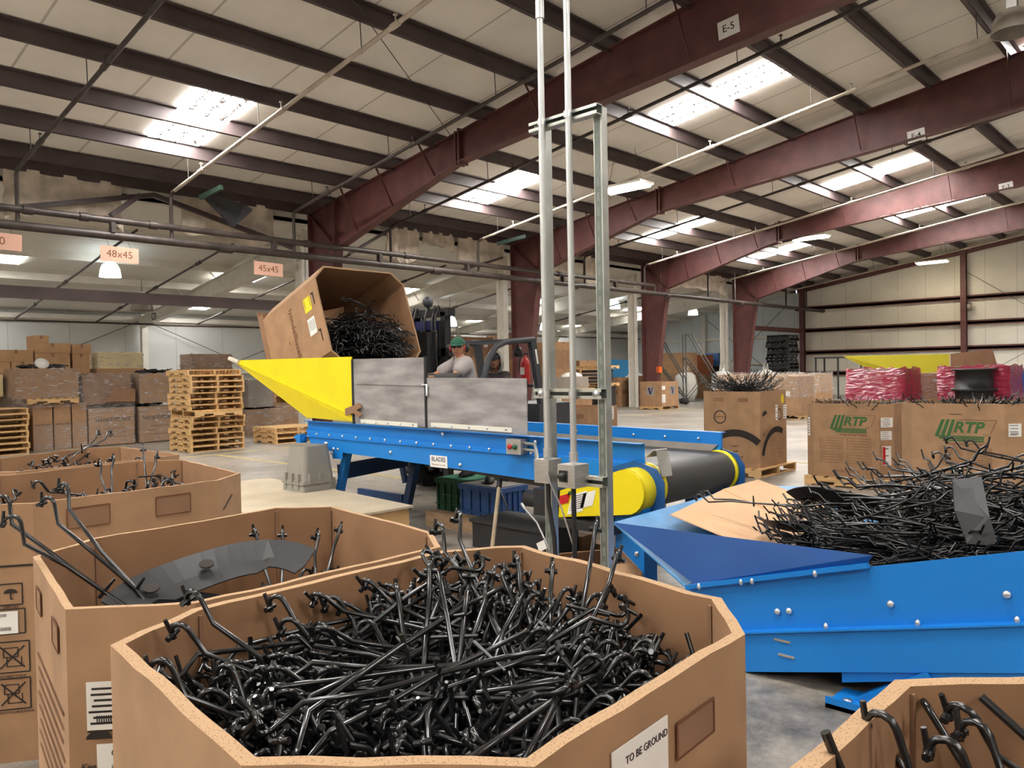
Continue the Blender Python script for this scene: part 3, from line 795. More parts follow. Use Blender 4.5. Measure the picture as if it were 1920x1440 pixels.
def face(poly, i, s, z, off=.003):
    """frame on the outside of edge i: s metres from its left end seen from outside, height z"""
    a = Vector((*poly[i][:2], 0)); b = Vector((*poly[(i+1) % len(poly)][:2], 0)); d = (b-a).normalized()
    nr = Vector((d.y, -d.x, 0))
    return frame_m(a+d*s+Vector((0, 0, z))+nr*off, d, (0, 0, 1))
def elen(poly, i): return math.hypot(poly[(i+1) % len(poly)][0]-poly[i][0], poly[(i+1) % len(poly)][1]-poly[i][1])
def label_at(root, M, w, h, lines=5, mt=None, name='paper_label', texts=None, bars=0, lab=None):
    lb = MB().mbox(M, (w, h, .002)).build(name, mt or M_paper, root, lab)
    m = MB(); T = lambda x, y: M @ Matrix.Translation((x, y, .0016))
    if texts:
        for x, y, s, b in texts: m.text(b, T(x, y), s, align='LEFT')
    else:
        rnd = random.Random(int(w*9999))
        for k in range(lines):
            m.mbox(T(-w*.05-rnd.uniform(0, w*.1), h*(.36-.72*k/max(1, lines-1))), (w*rnd.uniform(.5, .75), h*.045, .0004))
    for k in range(bars):
        m.mbox(T(-w*.32+k*w*.64/bars, -h*.28), (w*.32/bars, h*.16, .0004))
    if m.v: m.build('print', M_ink, lb)
    return lb
def hand_hole(root, M, w=.19, h=.07):
    m = MB().mbox(M @ Matrix.Translation((0, 0, -.0005)), (w, h, .002), 0)
    for a, b, c, d in ((0, h/2, w, .005), (-w/2, 0, .005, h), (w/2, 0, .004, h), (0, -h/2, w, .003)):
        m.mbox(M @ Matrix.Translation((a, b, .0012)), (c, d, .002), 1)
    m.build('hand_hole', [M_carddk, M_inkb], root)
RIM = 1.05
PA = [(.73, .66), (1.36, .69), (1.53, .83), (1.645, 1.51), (1.46, 1.655), (.745, 1.665), (.54, 1.555), (.48, .94)]
PB = [(.765, 1.69), (1.48, 1.685), (1.60, 1.86), (1.69, 2.53), (1.53, 2.68), (.87, 2.64), (.67, 2.5), (.56, 1.87)]
PC = [(.97, 3.60), (1.77, 3.62), (1.97, 3.79), (2.08, 4.70), (1.87, 4.87), (1.13, 4.78), (.80, 4.62), (.70, 3.78)]
PD = [(1.25, 4.93), (1.95, 4.95), (2.21, 5.06), (2.2, 6.0), (2.0, 6.15), (1.39, 5.85), (1.14, 5.7), (1.08, 5.1)]
PE = [(.62, -.62), (1.35, -.62), (1.50, -.45), (1.50, .21), (1.31, .41), (.62, .42), (.47, .26), (.47, -.45)]
bA = bulk_box('bulk_box', 'closest big cardboard box with a TO BE GROUND label, heaped with black runners', PA, .0, RIM, .023, wob=.003, seed=1)
bB = bulk_box('bulk_box', 'cardboard box behind the closest one holding curved black trays', PB, .0, RIM, .017, wob=.002, seed=2)
bC = bulk_box('bulk_box', 'cardboard box with two hand holes and umbrella pictograms at the left edge', PC, .0, RIM, .014, wob=.002, seed=3)
bD = bulk_box('bulk_box', 'rearmost of the open boxes on the left, before the wooden pallets', PD, .0, RIM, .014, wob=.002, seed=4)
bE = bulk_box('bulk_box', 'cardboard box cut off by the bottom right corner with thick fluted rim', PE, .0, RIM, .027, wob=.002, seed=5)
# print, holes and labels. edges: A0 front(-y) A1 right-front ...
MF = face(PA, 0, .0, 0)
hand_hole(bA, face(PA, 0, .425, .945), .13, .058)
label_at(bA, face(PA, 0, .25, .905), .16, .19, name='ground_label', texts=[(-.045, .07, .0165, 'TO BE GROUND'), (-.07, .035, .012, 'PART ID'), (-.072, .012, .022, 'E0522500'), (-.06, -.012, .010, 'DESCRIPTION')])
hand_hole(bC, face(PC, 0, .21, .965), .17, .085); hand_hole(bC, face(PC, 0, .575, .965), .16, .085)
MB().mbox(face(PC, 7, .25, .80), (.2, .008, .002)).mbox(face(PC, 1, .09, .93) @ Matrix.Rotation(.5, 4, 'Z'), (.12, .005, .002)).build('print_line', M_ink, bC)
# pictograms on the left box
def pict(root, M, s, what):
    m = MB(); T = lambda x, y, a=0: M @ Matrix.Translation((x, y, 0)) @ Matrix.Rotation(a, 4, 'Z')
    for a, b, c, d in ((0, s/2, s, .005), (0, -s/2, s, .005), (-s/2, 0, .005, s), (s/2, 0, .005, s)): m.mbox(T(a, b), (c, d, .001))
    if what == 'umbrella':
        pts = [(math.cos(k*PI/8)*s*.3, math.sin(k*PI/8)*s*.22+s*.05) for k in range(9)]
        m.prism(pts, -.0005, .0005, M=M)
        m.mbox(T(0, -s*.08), (.005, s*.28, .001)).mbox(T(s*.05, -s*.22), (s*.1, .005, .001))
    elif what == 'hook':
        for x, y, w, h in ((0, .1, .5, .03), (-.22, 0, .03, .25), (.22, 0, .03, .25), (0, -.12, .3, .03)): m.mbox(T(x*s, y*s), (w*s, h*s, .001))
    else:
        for x, y, w, h in ((-.05, .3, .42, .03), (-.26, .15, .03, .3), (.16, .15, .03, .3), (-.05, 0, .42, .03), (.05, -.3, .42, .03), (-.16, -.15, .03, .3), (.26, -.15, .03, .3)): m.mbox(T(x*s, y*s), (w*s, h*s, .001))
        m.mbox(T(0, 0, .78), (s*1.0, .006, .001)).mbox(T(0, 0, -.78), (s*1.0, .006, .001))
    m.build('pictogram', M_ink, root)
PCe = 7
for z, w in ((.685, 'umbrella'), (.575, 'hook'), (.43, 'stack'), (.28, 'stack')):
    pict(bC, face(PC, PCe, .235, z), .085 if w == 'umbrella' else .10 if w == 'hook' else .125, w)
label_at(bC, face(PC, PCe, .20, .572, .006), .12, .09, texts=[(-.05, .03, .018, 'R 755200')], bars=14)
for z, s in ((.633, 'KEEP DRY'), (.352, 'DO NOT STACK'), (.205, 'DO NOT DOUBLE STACK')): MB().text(s, face(PC, PCe, .235, z), .013).build('pictogram_caption', M_ink, bC)
# box B: text lines on its left face, labels near the corner
m = MB()
for k in range(16):
    m.mbox(face(PB, 6, .33, .80-.035*k-(.06 if k > 7 else 0)), (.5-.02*(k % 3), .006, .001))
m.build('small_print', M_inkb, bB)
hand_hole(bB, face(PB, 6, .15, .96), .1, .06); hand_hole(bB, face(PB, 6, .48, .955), .1, .06)
label_at(bB, face(PB, 7, .10, .838), .12, .105, lines=7, bars=16)
label_at(bB, face(PB, 7, .11, .70, .006), .10, .11, texts=[(-.02, .036, .02, '6'), (-.02, .005, .012, 'CVS'), (-.02, -.012, .010, 'LOT 7')], bars=9)
m = MB(); MM = face(PB, 7, .075, .765) @ Matrix.Scale(.55, 4)
m.prism([(math.cos(k*PI/8)*.05-.02, math.sin(k*PI/8)*.035) for k in range(9)], -.0005, .0005, M=MM)
for k in range(7): m.mbox(MM @ Matrix.Translation((-.045+.02*(k % 4), .055+.02*(k // 4), 0)) @ Matrix.Rotation(-.4, 4, 'Z'), (.005, .011, .001))
m.text('Keep dry', face(PB, 7, .06, .705), .02, shear=.3).mbox(face(PB, 7, .09, .782), (.1, .003, .001))
m.build('rain_pictogram', M_ink, bB)
# ---------------------------------------------------------------- heaps
iA = inset(PA, .026)
def ztA(x, y):                   # mounded towards the back and right, low along the left wall
    return 1.00+.14*math.exp(-((x-1.25)/.34)**2-((y-1.42)/.35)**2)-.10*max(0, (1.0-x)/.5)*max(0, (1.3-y)/.6)
G = 'black runners heaped in the closest box'
heap(iA, RIM, ztA, .80, 176, 'black plastic runner in the heap filling the closest cardboard box', G, 11, (-1.2, .9), .3, 560, (.40, .86), .0, .03)
def one(p, q, k, roll, label, group=None, f=.5):
    """a single runner laid from p to q (its hub at fraction f)"""
    p = Vector(p); q = Vector(q); d = (q-p).normalized(); c = p.lerp(q, f)
    up = Vector((0, 0, 1)); s = d.cross(up).normalized(); u = s.cross(d)
    M = Matrix(((d.x, -s.x, u.x, c.x), (d.y, -s.y, u.y, c.y), (d.z, -s.z, u.z, c.z), (0, 0, 0, 1))) @ Matrix.Rotation(roll, 4, 'X')
    return put_runner(M, k, label, group)
one((1.02, .92, .80), (1.57, 1.17, 1.10), 1, .2, 'black runner whose hook rests on the right rim of closest box', None, .45)
one((1.13, .95, .82), (1.45, 1.30, 1.03), 0, .1, 'black runner standing up alone near the right wall of closest box', None, .35)
one((.62, 1.40, .98), (.98, .95, .74), 2, 0, 'black runner leaning on the left back corner of closest box', None, .5)
one((.72, 1.52, 1.03), (1.0, 1.0, .78), 3, .3, 'black runner with its clip over the left back rim of closest box', None, .5)
one((.88, 1.55, 1.0), (1.25, 1.0, .84), 1, .1, 'black runner with a hook before the back wall of closest box', None, .5)
one((1.40, 1.58, 1.12), (1.15, 1.0, .86), 1, -.2, 'tallest black runner poking over the back rim of closest box', None, .5)
iB = inset(PB, .03)
heap(iB, RIM, .92, .62, 12, 'black plastic runner lying among the curved trays in second box', 'black runners among the curved trays', 12, (0, PI), .25, 30, (.45, .68), .02, .0)
one((1.18, 2.0, .70), (1.36, 2.42, .97), 0, 0, 'black runner with a hook standing in the right part of the tray box', None, .4)
one((1.22, 1.95, .72), (1.50, 2.30, .95), 2, .4, 'straight black runner leaning right in the tray box', None, .4)
one((.63, 2.42, 1.12), (.95, 2.2, .8), 1, 0, 'black runner with its clip over the left rim of the tray box', None, .5)
one((.78, 2.52, 1.13), (.98, 2.12, .76), 3, 0, 'black runner bent over the back left rim of the tray box', None, .5)
def tray(name, M, lb, R=.46, w=.13, a0=.5, a1=2.5):
    t = MB(); n = 18; vs = []
    for i in range(n+1):
        a = a0+(a1-a0)*i/n; ww = w*(1.0 if 3 < i < n-3 else .75)
        for rr in (R-ww, R-ww*.5, R):
            vs.append(M @ Vector((rr*math.cos(a), rr*math.sin(a), .02*math.sin(a*3)+(.03 if rr == R else 0))))
    fs = [(i*3+j, i*3+j+1, (i+1)*3+j+1, (i+1)*3+j) for i in range(n) for j in range(2)]
    k = len(vs); nz = (M.to_3x3() @ Vector((0, 0, 1)))*.004
    vs2 = [v-nz for v in vs]; n3 = 3
    rim = [(i*3+2, k+i*3+2, k+(i+1)*3+2, (i+1)*3+2) for i in range(n)]+[(i*3, (i+1)*3, k+(i+1)*3, k+i*3) for i in range(n)]
    t.add(vs+vs2, fs+[tuple(k+q for q in reversed(f)) for f in fs]+rim, 0, False)
    for a in (a0+.35, (a0+a1)/2, a1-.4):
        t.lathe([(0.001, .0), (.022, .0), (.022, .004), (.001, .004)], M @ Matrix.Translation(((R-w*.5)*math.cos(a), (R-w*.5)*math.sin(a), .012)), 12, 1, False)
    return t.build(name, [M_black2, M_ink], None, lb, 'plastic tray')
tray('curved_tray', pose(Vector((1.05, 2.06, .86)), 0, -.15, .35), 'large curved black tray arching along the back of second box', .36, .14, .35, 2.4)
tray('curved_tray', pose(Vector((.92, 2.02, .84)), .6, .1, .2), 'flat black tray with a paper tag in second box', .34, .17, .3, 2.6)
iC = inset(PC, .02)
heap(iC, RIM, 1.05, .86, 13, 'black plastic runner hooking up behind the hand holes box front', 'black runners in the hand holes box', 13, (0, PI), .3, 24, (.5, .84), .02, .0)
one((1.55, 3.95, .85), (1.80, 4.50, 1.12), 1, 0, 'long black runner rising above right corner of the hand holes box', None, .4)
one((1.42, 3.95, .85), (1.50, 4.3, 1.06), 2, .3, 'black runner with an upright clip in the hand holes box', None, .3)
iD = inset(PD, .02)
heap(iD, RIM, 1.04, .88, 14, 'black plastic runner in the rearmost open box at left', 'black runners in the rearmost open box', 14, (0, PI), .22, 20, (.6, .86), .02, .0)
one((1.5, 5.35, .98), (2.18, 6.08, 1.16), 0, 0, 'long thin black runner lying over the rear rim of rearmost box', None, .5)
iE = inset(PE, .036)
heap(iE, RIM, 1.0, .72, 16, 'black plastic runner in the box at bottom right corner', 'black runners in the bottom right box', 15, (0, PI), .3, 60, (.45, .75), .02, .0)
for p, q, k in (((1.20, .31, 1.0), (1.17, -.28, .72), 0), ((1.10, .33, .985), (1.16, -.2, .70), 1), ((1.30, .27, 1.0), (1.26, -.3, .70), 2), ((1.25, .30, .93), (.9, -.1, .72), 3)):
    one(p, q, k, .2*k, 'black plastic runner in the box at bottom right corner', 'black runners in the bottom right box', .5)
MB().tube([(1.36, .30, 1.035), (1.34, .2, .97), (1.25, -.2, .62)], .0068, 8).build('plastic_rod', M_black, None, 'straight black rod leaning on the inner back wall of corner box', 'plastic rod')
MB().tube([(1.005, .40, 1.075), (1.03, .36, .95), (1.1, .1, .6)], .0068, 8).build('plastic_rod', M_black, None, 'straight black rod sticking up at the left rim of corner box', 'plastic rod')
# ================================================================ main conveyor (runs along y)
NW, FW = 4.65, 5.74            # near and far side walls
Y0, Y1 = 3.1, 7.42             # head and tail
def ztop(y): return 1.02+.008*(y-Y0)
def zbt(y): return .66+.024*(y-Y0)
cv = thing('belt_conveyor', (5.2, 5.3, 0), 'long blue belt conveyor with yellow tail hopper and grey side sheets', 'conveyor')
def yz(poly, x0, x1, mi=0, m=None):
    """polygon given in (y, z), extruded from x0 to x1"""
    m = m or MB(); n = len(poly)
    vs = [(x0, y, z) for y, z in poly]+[(x1, y, z) for y, z in poly]
    return m.add(vs, [tuple(reversed(range(n))), tuple(range(n, 2*n))]+[(i, (i+1) % n, n+(i+1) % n, n+i) for i in range(n)], mi)
m = yz([(Y0, ztop(Y0)), (Y1, ztop(Y1)), (Y1, ztop(Y1)-.16), (Y0, ztop(Y0)-.14)], NW-.004, NW)
yz([(Y0+.12, zbt(Y0)+.22), (Y1, zbt(Y1)+.2), (Y1-.12, zbt(Y1)), (Y0+.12, zbt(Y0))], NW-.03, NW, 0, m)
m.bar((NW-.03, Y0, ztop(Y0)), (NW-.03, Y1, ztop(Y1)), .05, .006).bar((NW-.022, Y0+.9, ztop(Y0)-.145), (NW-.022, Y1, ztop(Y1)-.165), .05, .006)
m.build('near_side_wall', M_blue, cv)
m = yz([(Y0, ztop(Y0)), (Y1, ztop(Y1)), (Y1, zbt(Y1)), (Y0+.12, zbt(Y0)), (Y0, .90)], FW, FW+.03)
m.bar((FW+.04, Y0, ztop(Y0)), (FW+.04, Y1, ztop(Y1)), .08, .006)
m.build('far_side_wall', M_blue, cv)
yz([(Y0+.02, .925), (Y1-.1, .98), (Y1-.1, .86), (Y0+.08, .872)], FW-.015, FW-.008).build('rubber_skirt', M_skirt, cv)
# bolts on the near wall
for row, (f, off, n0) in enumerate(((lambda y: ztop(y)-.145, -.026, 14), )):
    for k in range(n0):
        y = Y0+1.05+k*.235
        MB().ball((NW-.034, y, f(y)+.012), (.012, .012, .016), 8, 6).build('bolt', M_bolt, cv)
for y, z in ((7.05, .83), (7.02, .83), (6.9, .78), (6.82, .78), (5.95, .80), (4.98, .745), (6.93, .735), (3.96, .70), (3.85, .66), (3.42, .96), (4.1, .985), (5.2, 1.005)):
    MB().ball((NW-.034, y, z), (.012, .018, .018), 8, 6).build('bolt', M_bolt, cv)
for k in range(8):
    MB().ball((FW-.004, 3.3+k*.32, .965+k*.003), (.01, .013, .013), 8, 6).build('bolt', M_bolt, cv)
# belt round the head drum
dz, dr = .715, .155
prof = [(dr*math.sin(a)*-1+Y0+.02, dz+dr*math.cos(a)) for a in [k*PI/10 for k in range(11)]]
top = [(Y1-.2, .93)]; low = [(Y1-.2, .80)]
poly = top+prof+low
m = MB(); vs = [(NW+.06, y, z) for y, z in poly]+[(FW-.02, y, z) for y, z in poly]; n = len(poly)
m.add(vs, [(i, i+1, n+i+1, n+i) for i in range(n-1)], 0, True)
m.add(vs, [tuple(reversed(range(n))), tuple(range(n, 2*n))], 0)
m.build('belt', M_belt, cv)
Mx = Matrix(((0,0,1,0),(1,0,0,0),(0,1,0,0),(0,0,0,1)))
for x0, x1 in ((NW+.012, NW+.058), (FW-.018, FW+.02)):
    MB().lathe([(.001, x0), (dr+.012, x0), (dr+.012, x1), (.001, x1)], Matrix.Translation((0, Y0+.02, dz)) @ Mx, 28).build('drum_end', M_yellow, cv)
for x0, x1 in ((NW-.06, NW+.008), (FW+.022, FW+.07)):
    yz([(Y0-.19, dz-.34), (Y0+.35, dz-.34), (Y0+.35, dz+.10), (Y0+.05, dz+.19), (Y0-.13, dz+.14), (Y0-.19, dz+.05)], x0, x0+.01).build('bearing_plate', mat('deep_blue_plate', (20, 80, 146), .4), cv)
for x in (NW-.05, FW+.05):
    MB().box((x-.1, Y0-.08, 0), (x+.06, Y0+.16, .62)).box((x-.14, Y0-.12, 0), (x+.1, Y0+.2, .012)).build('head_leg', M_blue, cv)
for z in (.33, .24): MB().ball((NW-.152, Y0-.02, z+.03), (.012, .02, .02), 10, 6).build('leg_bolt', M_bolt, cv)
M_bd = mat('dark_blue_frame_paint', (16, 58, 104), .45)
def leg(name, p, q, w=.08, mt=None): MB().bar(p, q, w, w*.8, up=(1, 0, 0)).build(name, mt or M_blue, cv)
leg('tail_leg', (NW+.07, 6.80, .74), (NW+.08, 7.08, 0.0)); MB().box((NW-.034, 6.74, .68), (NW-.03, 6.92, .78)).build('leg_bracket', M_blue, cv)
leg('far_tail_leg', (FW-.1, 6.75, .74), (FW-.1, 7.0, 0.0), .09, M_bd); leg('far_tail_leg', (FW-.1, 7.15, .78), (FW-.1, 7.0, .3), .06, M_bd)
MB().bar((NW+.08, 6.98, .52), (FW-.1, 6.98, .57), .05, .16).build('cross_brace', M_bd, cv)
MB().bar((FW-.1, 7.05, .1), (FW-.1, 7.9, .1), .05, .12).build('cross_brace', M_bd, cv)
# side sheets and hopper
m = yz([(5.43, 1.055), (6.53, 1.07), (6.55, 1.70), (5.45, 1.69)], NW-.02, NW-.01).build('side_sheet', M_plate, cv)
m = yz([(4.2, 1.03), (5.42, 1.05), (5.42, 1.505), (4.2, 1.49)], NW-.02, NW-.01).build('side_sheet', M_plate, cv)
yz([(5.45, 1.43), (6.5, 1.45), (6.5, 1.475), (5.45, 1.455)], NW-.03, NW-.02).build('sheet_stiffener', M_plate, cv)
for a, b in ((5.55, 6.42), (4.36, 5.36)):
    st = yz([(a, 1.05), (b, 1.062), (b, 1.10), (a, 1.088)], NW-.032, NW-.02).build('clamp_strip', M_strip, cv)
    for k in range(5):
        y = a+.06+(b-a-.12)*k/4
        MB().ball((NW-.034, y, 1.075), (.008, .012, .012), 8, 5).build('screw', M_bolt, st)
for y in (5.43, 6.55): MB().box((NW-.03, y-.012, 1.05), (NW-.008, y+.012, 1.7)).build('sheet_post', M_black2, cv)
MB().tube([(NW-.035, 5.46, 1.44), (NW-.035, 5.40, 1.44), (NW-.035, 5.40, 1.34)], .012, 6).build('latch', M_bolt, cv)
tip = (NW-.22, 8.62, 1.735)
m = MB(); m.sheet([(NW-.02, 6.57, 1.725), (NW-.02, 6.57, 1.13), tip], .012).sheet([(NW-.02, 6.57, 1.13), (NW-.02, 6.57, 1.07), (NW-.02, 7.42, 1.09), tip], .012)
m.bar((NW-.03, 6.57, 1.135), (tip[0]-.01, tip[1], tip[2]), .02, .008)
m.build('yellow_hopper_side', M_yellow, cv, 'bright yellow flared hopper side')
MB().sheet([tip, (NW, 7.42, 1.09), (FW, 7.42, 1.09), (FW+.22, 8.62, 1.735)], -.012).build('hopper_back', M_yellow, cv)
MB().sheet([(FW+.02, 7.25, 1.70), (FW+.02, 7.25, 1.08), (FW+.02, 7.42, 1.09), (FW+.22, 8.62, 1.735)], -.012).build('far_hopper_side', M_yellow, cv)
MB().tube([(tip[0], 8.5, 1.71), (tip[0]-.01, 8.7, 1.76)], .025, 8).build('tip_wrap', M_rag, cv)
MB().sheet([(NW-.05, 6.66, 1.20), (NW-.05, 6.50, 1.24), (NW-.05, 6.42, 1.26), (NW-.05, 6.38, 1.22), (NW-.05, 6.46, 1.19), (NW-.05, 6.37, 1.15), (NW-.05, 6.42, 1.12), (NW-.05, 6.52, 1.16), (NW-.05, 6.65, 1.13)], .01).build('torn_tape', M_carddk, cv)
MB().tube([(NW-.06, 7.4, .86), (NW-.06, 7.58, .87)], .022, 8).box((NW-.1, 7.42, .82), (NW-.02, 7.5, .91)).build('take_up', M_blue, cv)
# makers plate
M = frame_m((NW-.034, 5.26, .755), (0, -1, .0), (.0, .02, 1))
pl = MB().mbox(M, (.23, .105, .003)).build('makers_plate', M_paper, cv)
MB().text('BLADES', M @ Matrix.Translation((0, .018, .002)), .055, bold=.0008).build('lettering', M_navy, pl)
MB().text('Machinery Co., Inc.', M @ Matrix.Translation((0, -.028, .002)), .024).build('small_lettering', M_inkb, pl)
# yellow drive guard
x0, x1 = NW-.21, NW-.07
pts = [(3.74, .46), (3.74, .60)]
cy, cz_, rr = 3.13, .70, .155
a0 = math.atan2(.5, .25)
pts = [(3.74, .45), (3.72, .70)][::-1]+[]
arc = [(cy+rr*math.cos(a), cz_+rr*math.sin(a)) for a in [PI*.42+k*(PI*1.06)/12 for k in range(13)]]
poly = [(3.73, .47), (3.70, .67)]+[(cy+.06, cz_+rr)]+arc+[(cy+.05, cz_-rr)]
poly = [(3.73, .46), (3.71, .66)]+arc
def yzc(poly, x0, x1, name, mt, par): return yz(poly, x0, x1).build(name, mt, par)
gd = yzc(poly, x0, x1, 'drive_guard', M_yellow, cv)
gd['label'] = 'bright yellow belt guard with warning stickers'
MB().lathe([(rr+.004, x0+.02), (rr+.004, x1+.02)], Matrix.Translation((0, cy, cz_)) @ Mx, 28).build('guard_rim', M_yellow, gd)
def stick(y, z, w, h, mt, a=-.38, off=.003):
    M = frame_m((x0-off, y, z), (0, -math.cos(a), -math.sin(a)*-1), (0, -math.sin(a), math.cos(a)))
    return M
for y, z, w, h, mt in ((3.67, .60, .10, .075, M_red), (3.55, .585, .15, .16, M_paper), (3.45, .62, .12, .12, M_paper), (3.60, .655, .07, .03, M_green)):
    MB().mbox(stick(y, z, w, h, mt, .3, .002 if mt is M_paper else .004), (w, h, .002)).build('warning_sticker', mt, gd)
m = MB()
for k in range(7): m.mbox(stick(3.55, .585, 0, 0, None, .3, .0035) @ Matrix.Translation((0, .06-.018*k, 0)), (.12, .005, .001))
m.build('sticker_print', M_ink, gd)
MB().box((NW-.24, 3.74, .46), (NW-.08, 3.95, .66)).lathe([(.065, 0), (.065, .14), (.001, .14)], Matrix.Translation((NW-.15, 3.95, .56)) @ Matrix.Rotation(-PI/2, 4, 'X'), 20).build('motor', M_black2, cv)
MB().box((NW-.26, 3.2, .40), (NW-.02, 3.75, .46)).build('motor_base', M_black2, cv)
# scraper bracket at the head
MB().sheet([(NW-.05, 3.06, .93), (NW-.05, 3.0, .98), (NW+.1, 2.98, .98), (NW+.1, 3.04, .93)], .01).sheet([(NW-.02, 2.99, .98), (NW+.1, 2.97, .97), (NW+.08, 2.93, .80), (NW-.02, 2.95, .80)], .01).build('belt_wiper_bracket', M_steel, cv)
# push button box
M = frame_m((NW-.06, 4.28, .945), (0, -1, 0), (0, 0, 1))
pb = MB().mbox(M, (.16, .12, .08)).build('push_button_box', M_steel, cv)
MB().lathe([(.02, .04), (.02, .055), (.001, .06)], M @ Matrix.Translation((-.035, 0, 0)), 14).build('red_button', M_red, pb)
MB().lathe([(.02, .04), (.02, .055), (.001, .06)], M @ Matrix.Translation((.02, 0, 0)), 14).build('green_button', mat('green_button_plastic', (24, 90, 60), .4), pb)
for dz_ in (.03, -.02):
    MB().tube([(NW-.06, 4.2, .945+dz_), (NW-.1, 4.05, .945+dz_), (4.35, 3.85, .90+dz_), (3.85, 3.4, .84+dz_), (3.3, 2.9, 1.0), (2.76, 2.32, 1.1)], .012, 8).build('control_cable', mat('grey_flexible_conduit', (130, 130, 124), .5), cv)
# ================================================================ lower hopper conveyor, rising towards the right
LW, LF = 3.70, 5.25
sl = -.244
def lz(y, base): return base+sl*(y-1.8)
lc = thing('hopper_conveyor', (4.4, 1.2, 0), 'low blue hopper conveyor on the right loaded with black runners', 'conveyor')
ye, yt = -1.6, 2.22
m = yz([(ye, lz(ye, .555)), (yt, lz(yt, .475)), (yt, lz(yt, .215)), (ye, lz(ye, .215))], LW-.004, LW)
m.build('near_side_wall', M_blue, lc)
m = yz([(ye, lz(ye, .215)), (yt-.1, lz(yt-.1, .215)), (yt-.2, lz(yt-.2, .02)), (ye, lz(ye, .03))], LW-.045, LW-.005)
m.bar((LW-.03, ye, lz(ye, .22)), (LW-.03, yt, lz(yt, .22)), .06, .008)
m.build('lower_channel', M_blue, lc)
m = yz([(ye, lz(ye, .555)), (yt, lz(yt, .5)), (yt, lz(yt, .02)), (ye, lz(ye, .03))], LF, LF+.03); m.build('far_side_wall', M_blue, lc)
yz([(ye, lz(ye, .2)), (yt, lz(yt, .2)), (yt, lz(yt, .15)), (ye, lz(ye, .15))], LW, LF).build('belt', M_belt, lc)
Nt = (LW+.12, 2.78, .63); Ft = (5.62, 2.83, .635)
M_bs = mat('navy_blue_hopper_paint', (16, 74, 142), .38, 0, .08, 3)
m = MB().sheet([Nt, (LW, yt-.05, lz(yt-.05, .48)), (LW-.004, 1.28, lz(1.28, .505)), (LW-.02, 1.24, .685)], -.008)
m.build('near_flare', M_bs, lc)
MB().bar((LW-.02, yt-.02, lz(yt, .475)), (LW-.02, 1.26, lz(1.26, .505)), .03, .022).build('flare_rail', M_blue, lc)
MB().sheet([Nt, Ft, (LF, yt, lz(yt, .47)), (LW, yt, lz(yt, .47))], .008).build('tail_flare', M_blued, lc)
MB().sheet([Ft, (5.95, 2.45, .62), (5.80, 1.9, .60), (LF, 1.6, lz(1.6, .52)), (LF, yt, lz(yt, .4))], .008).build('far_flare', M_blued, lc)
MB().box((LW, yt-.01, lz(yt, .0)), (LF, yt, lz(yt, .48))).build('tail_plate', M_bd, lc)
for y, b in ((1.70, .31), (1.64, .31), (1.17, .32), (.72, .335), (.28, .35), (-.2, .35)):
    MB().ball((LW-.008, y, lz(y, b)), (.012, .017, .017), 10, 6).build('bolt', M_bolt, lc)
for y in (1.45, 1.05, .68, .3):
    MB().ball((LW-.035, y, lz(y, .235)), (.012, .012, .018), 8, 6).build('bolt', M_bolt, lc)
for y, b in ((2.12, .47), (1.88, .475), (1.82, .475), (1.5, .488)):
    MB().ball((LW-.03, y, lz(y, b)), (.012, .012, .018), 8, 6).build('bolt', M_bolt, lc)
M = MB().box((LW-.05, 1.62, lz(1.64, .165)), (LW-.045, 1.70, lz(1.66, .18))).box((LW-.05, 1.60, lz(1.62, .09)), (LW-.045, 1.68, lz(1.64, .105))).build('scraped_paint_mark', M_skirt, lc)
yz([(1.38, lz(1.38, .03)), (.35, lz(.35, .03)), (.35, lz(.35, -.06)), (1.1, lz(1.1, -.02)), (1.38, lz(1.38, -.03))], LW-.03, LW+.0).build('leg_bracket', M_blue, lc)
MB().bar((LW-.01, 1.0, .2), (LW-.02, 1.3, .0), .1, .05).box((LW-.18, 1.18, .0), (LW+.05, 1.4, .02)).box((LW-.18, 1.18, .0), (LW-.17, 1.4, .05)).build('foot_leg', M_blue, lc)
MB().bar((LW+.06, -.9, lz(-.9, .1)), (LW+.06, -.9, 0), .08, .08).build('rear_leg', M_blue, lc)
for y in (-.9, 1.3): MB().bar((LF-.02, y, lz(y, .1)), (LF-.02, y, 0), .08, .08).build('far_leg', M_blue, lc)
for y in (1.24, 1.33): MB().lathe([(.02, 0), (.02, .008), (.001, .012)], Matrix.Translation((LW-.1, y, .02)), 12).build('foot_bolt', M_bolt, lc)
# torn cardboard lining sheet
MB().sheet([(4.2, 2.62, .64), (5.05, 2.72, .68), (4.78, 1.95, .52), (4.1, 1.9, .50)], .006).sheet([(5.05, 2.72, .684), (5.6, 2.72, .69), (5.42, 2.0, .56), (4.78, 1.95, .526)], .006).build('cardboard_sheet', mat('pale_dusty_cardboard', (206, 166, 128), .85, 0, .07, 4), None, 'dusty cardboard sheet lining the tail of the low blue hopper', 'cardboard sheet')
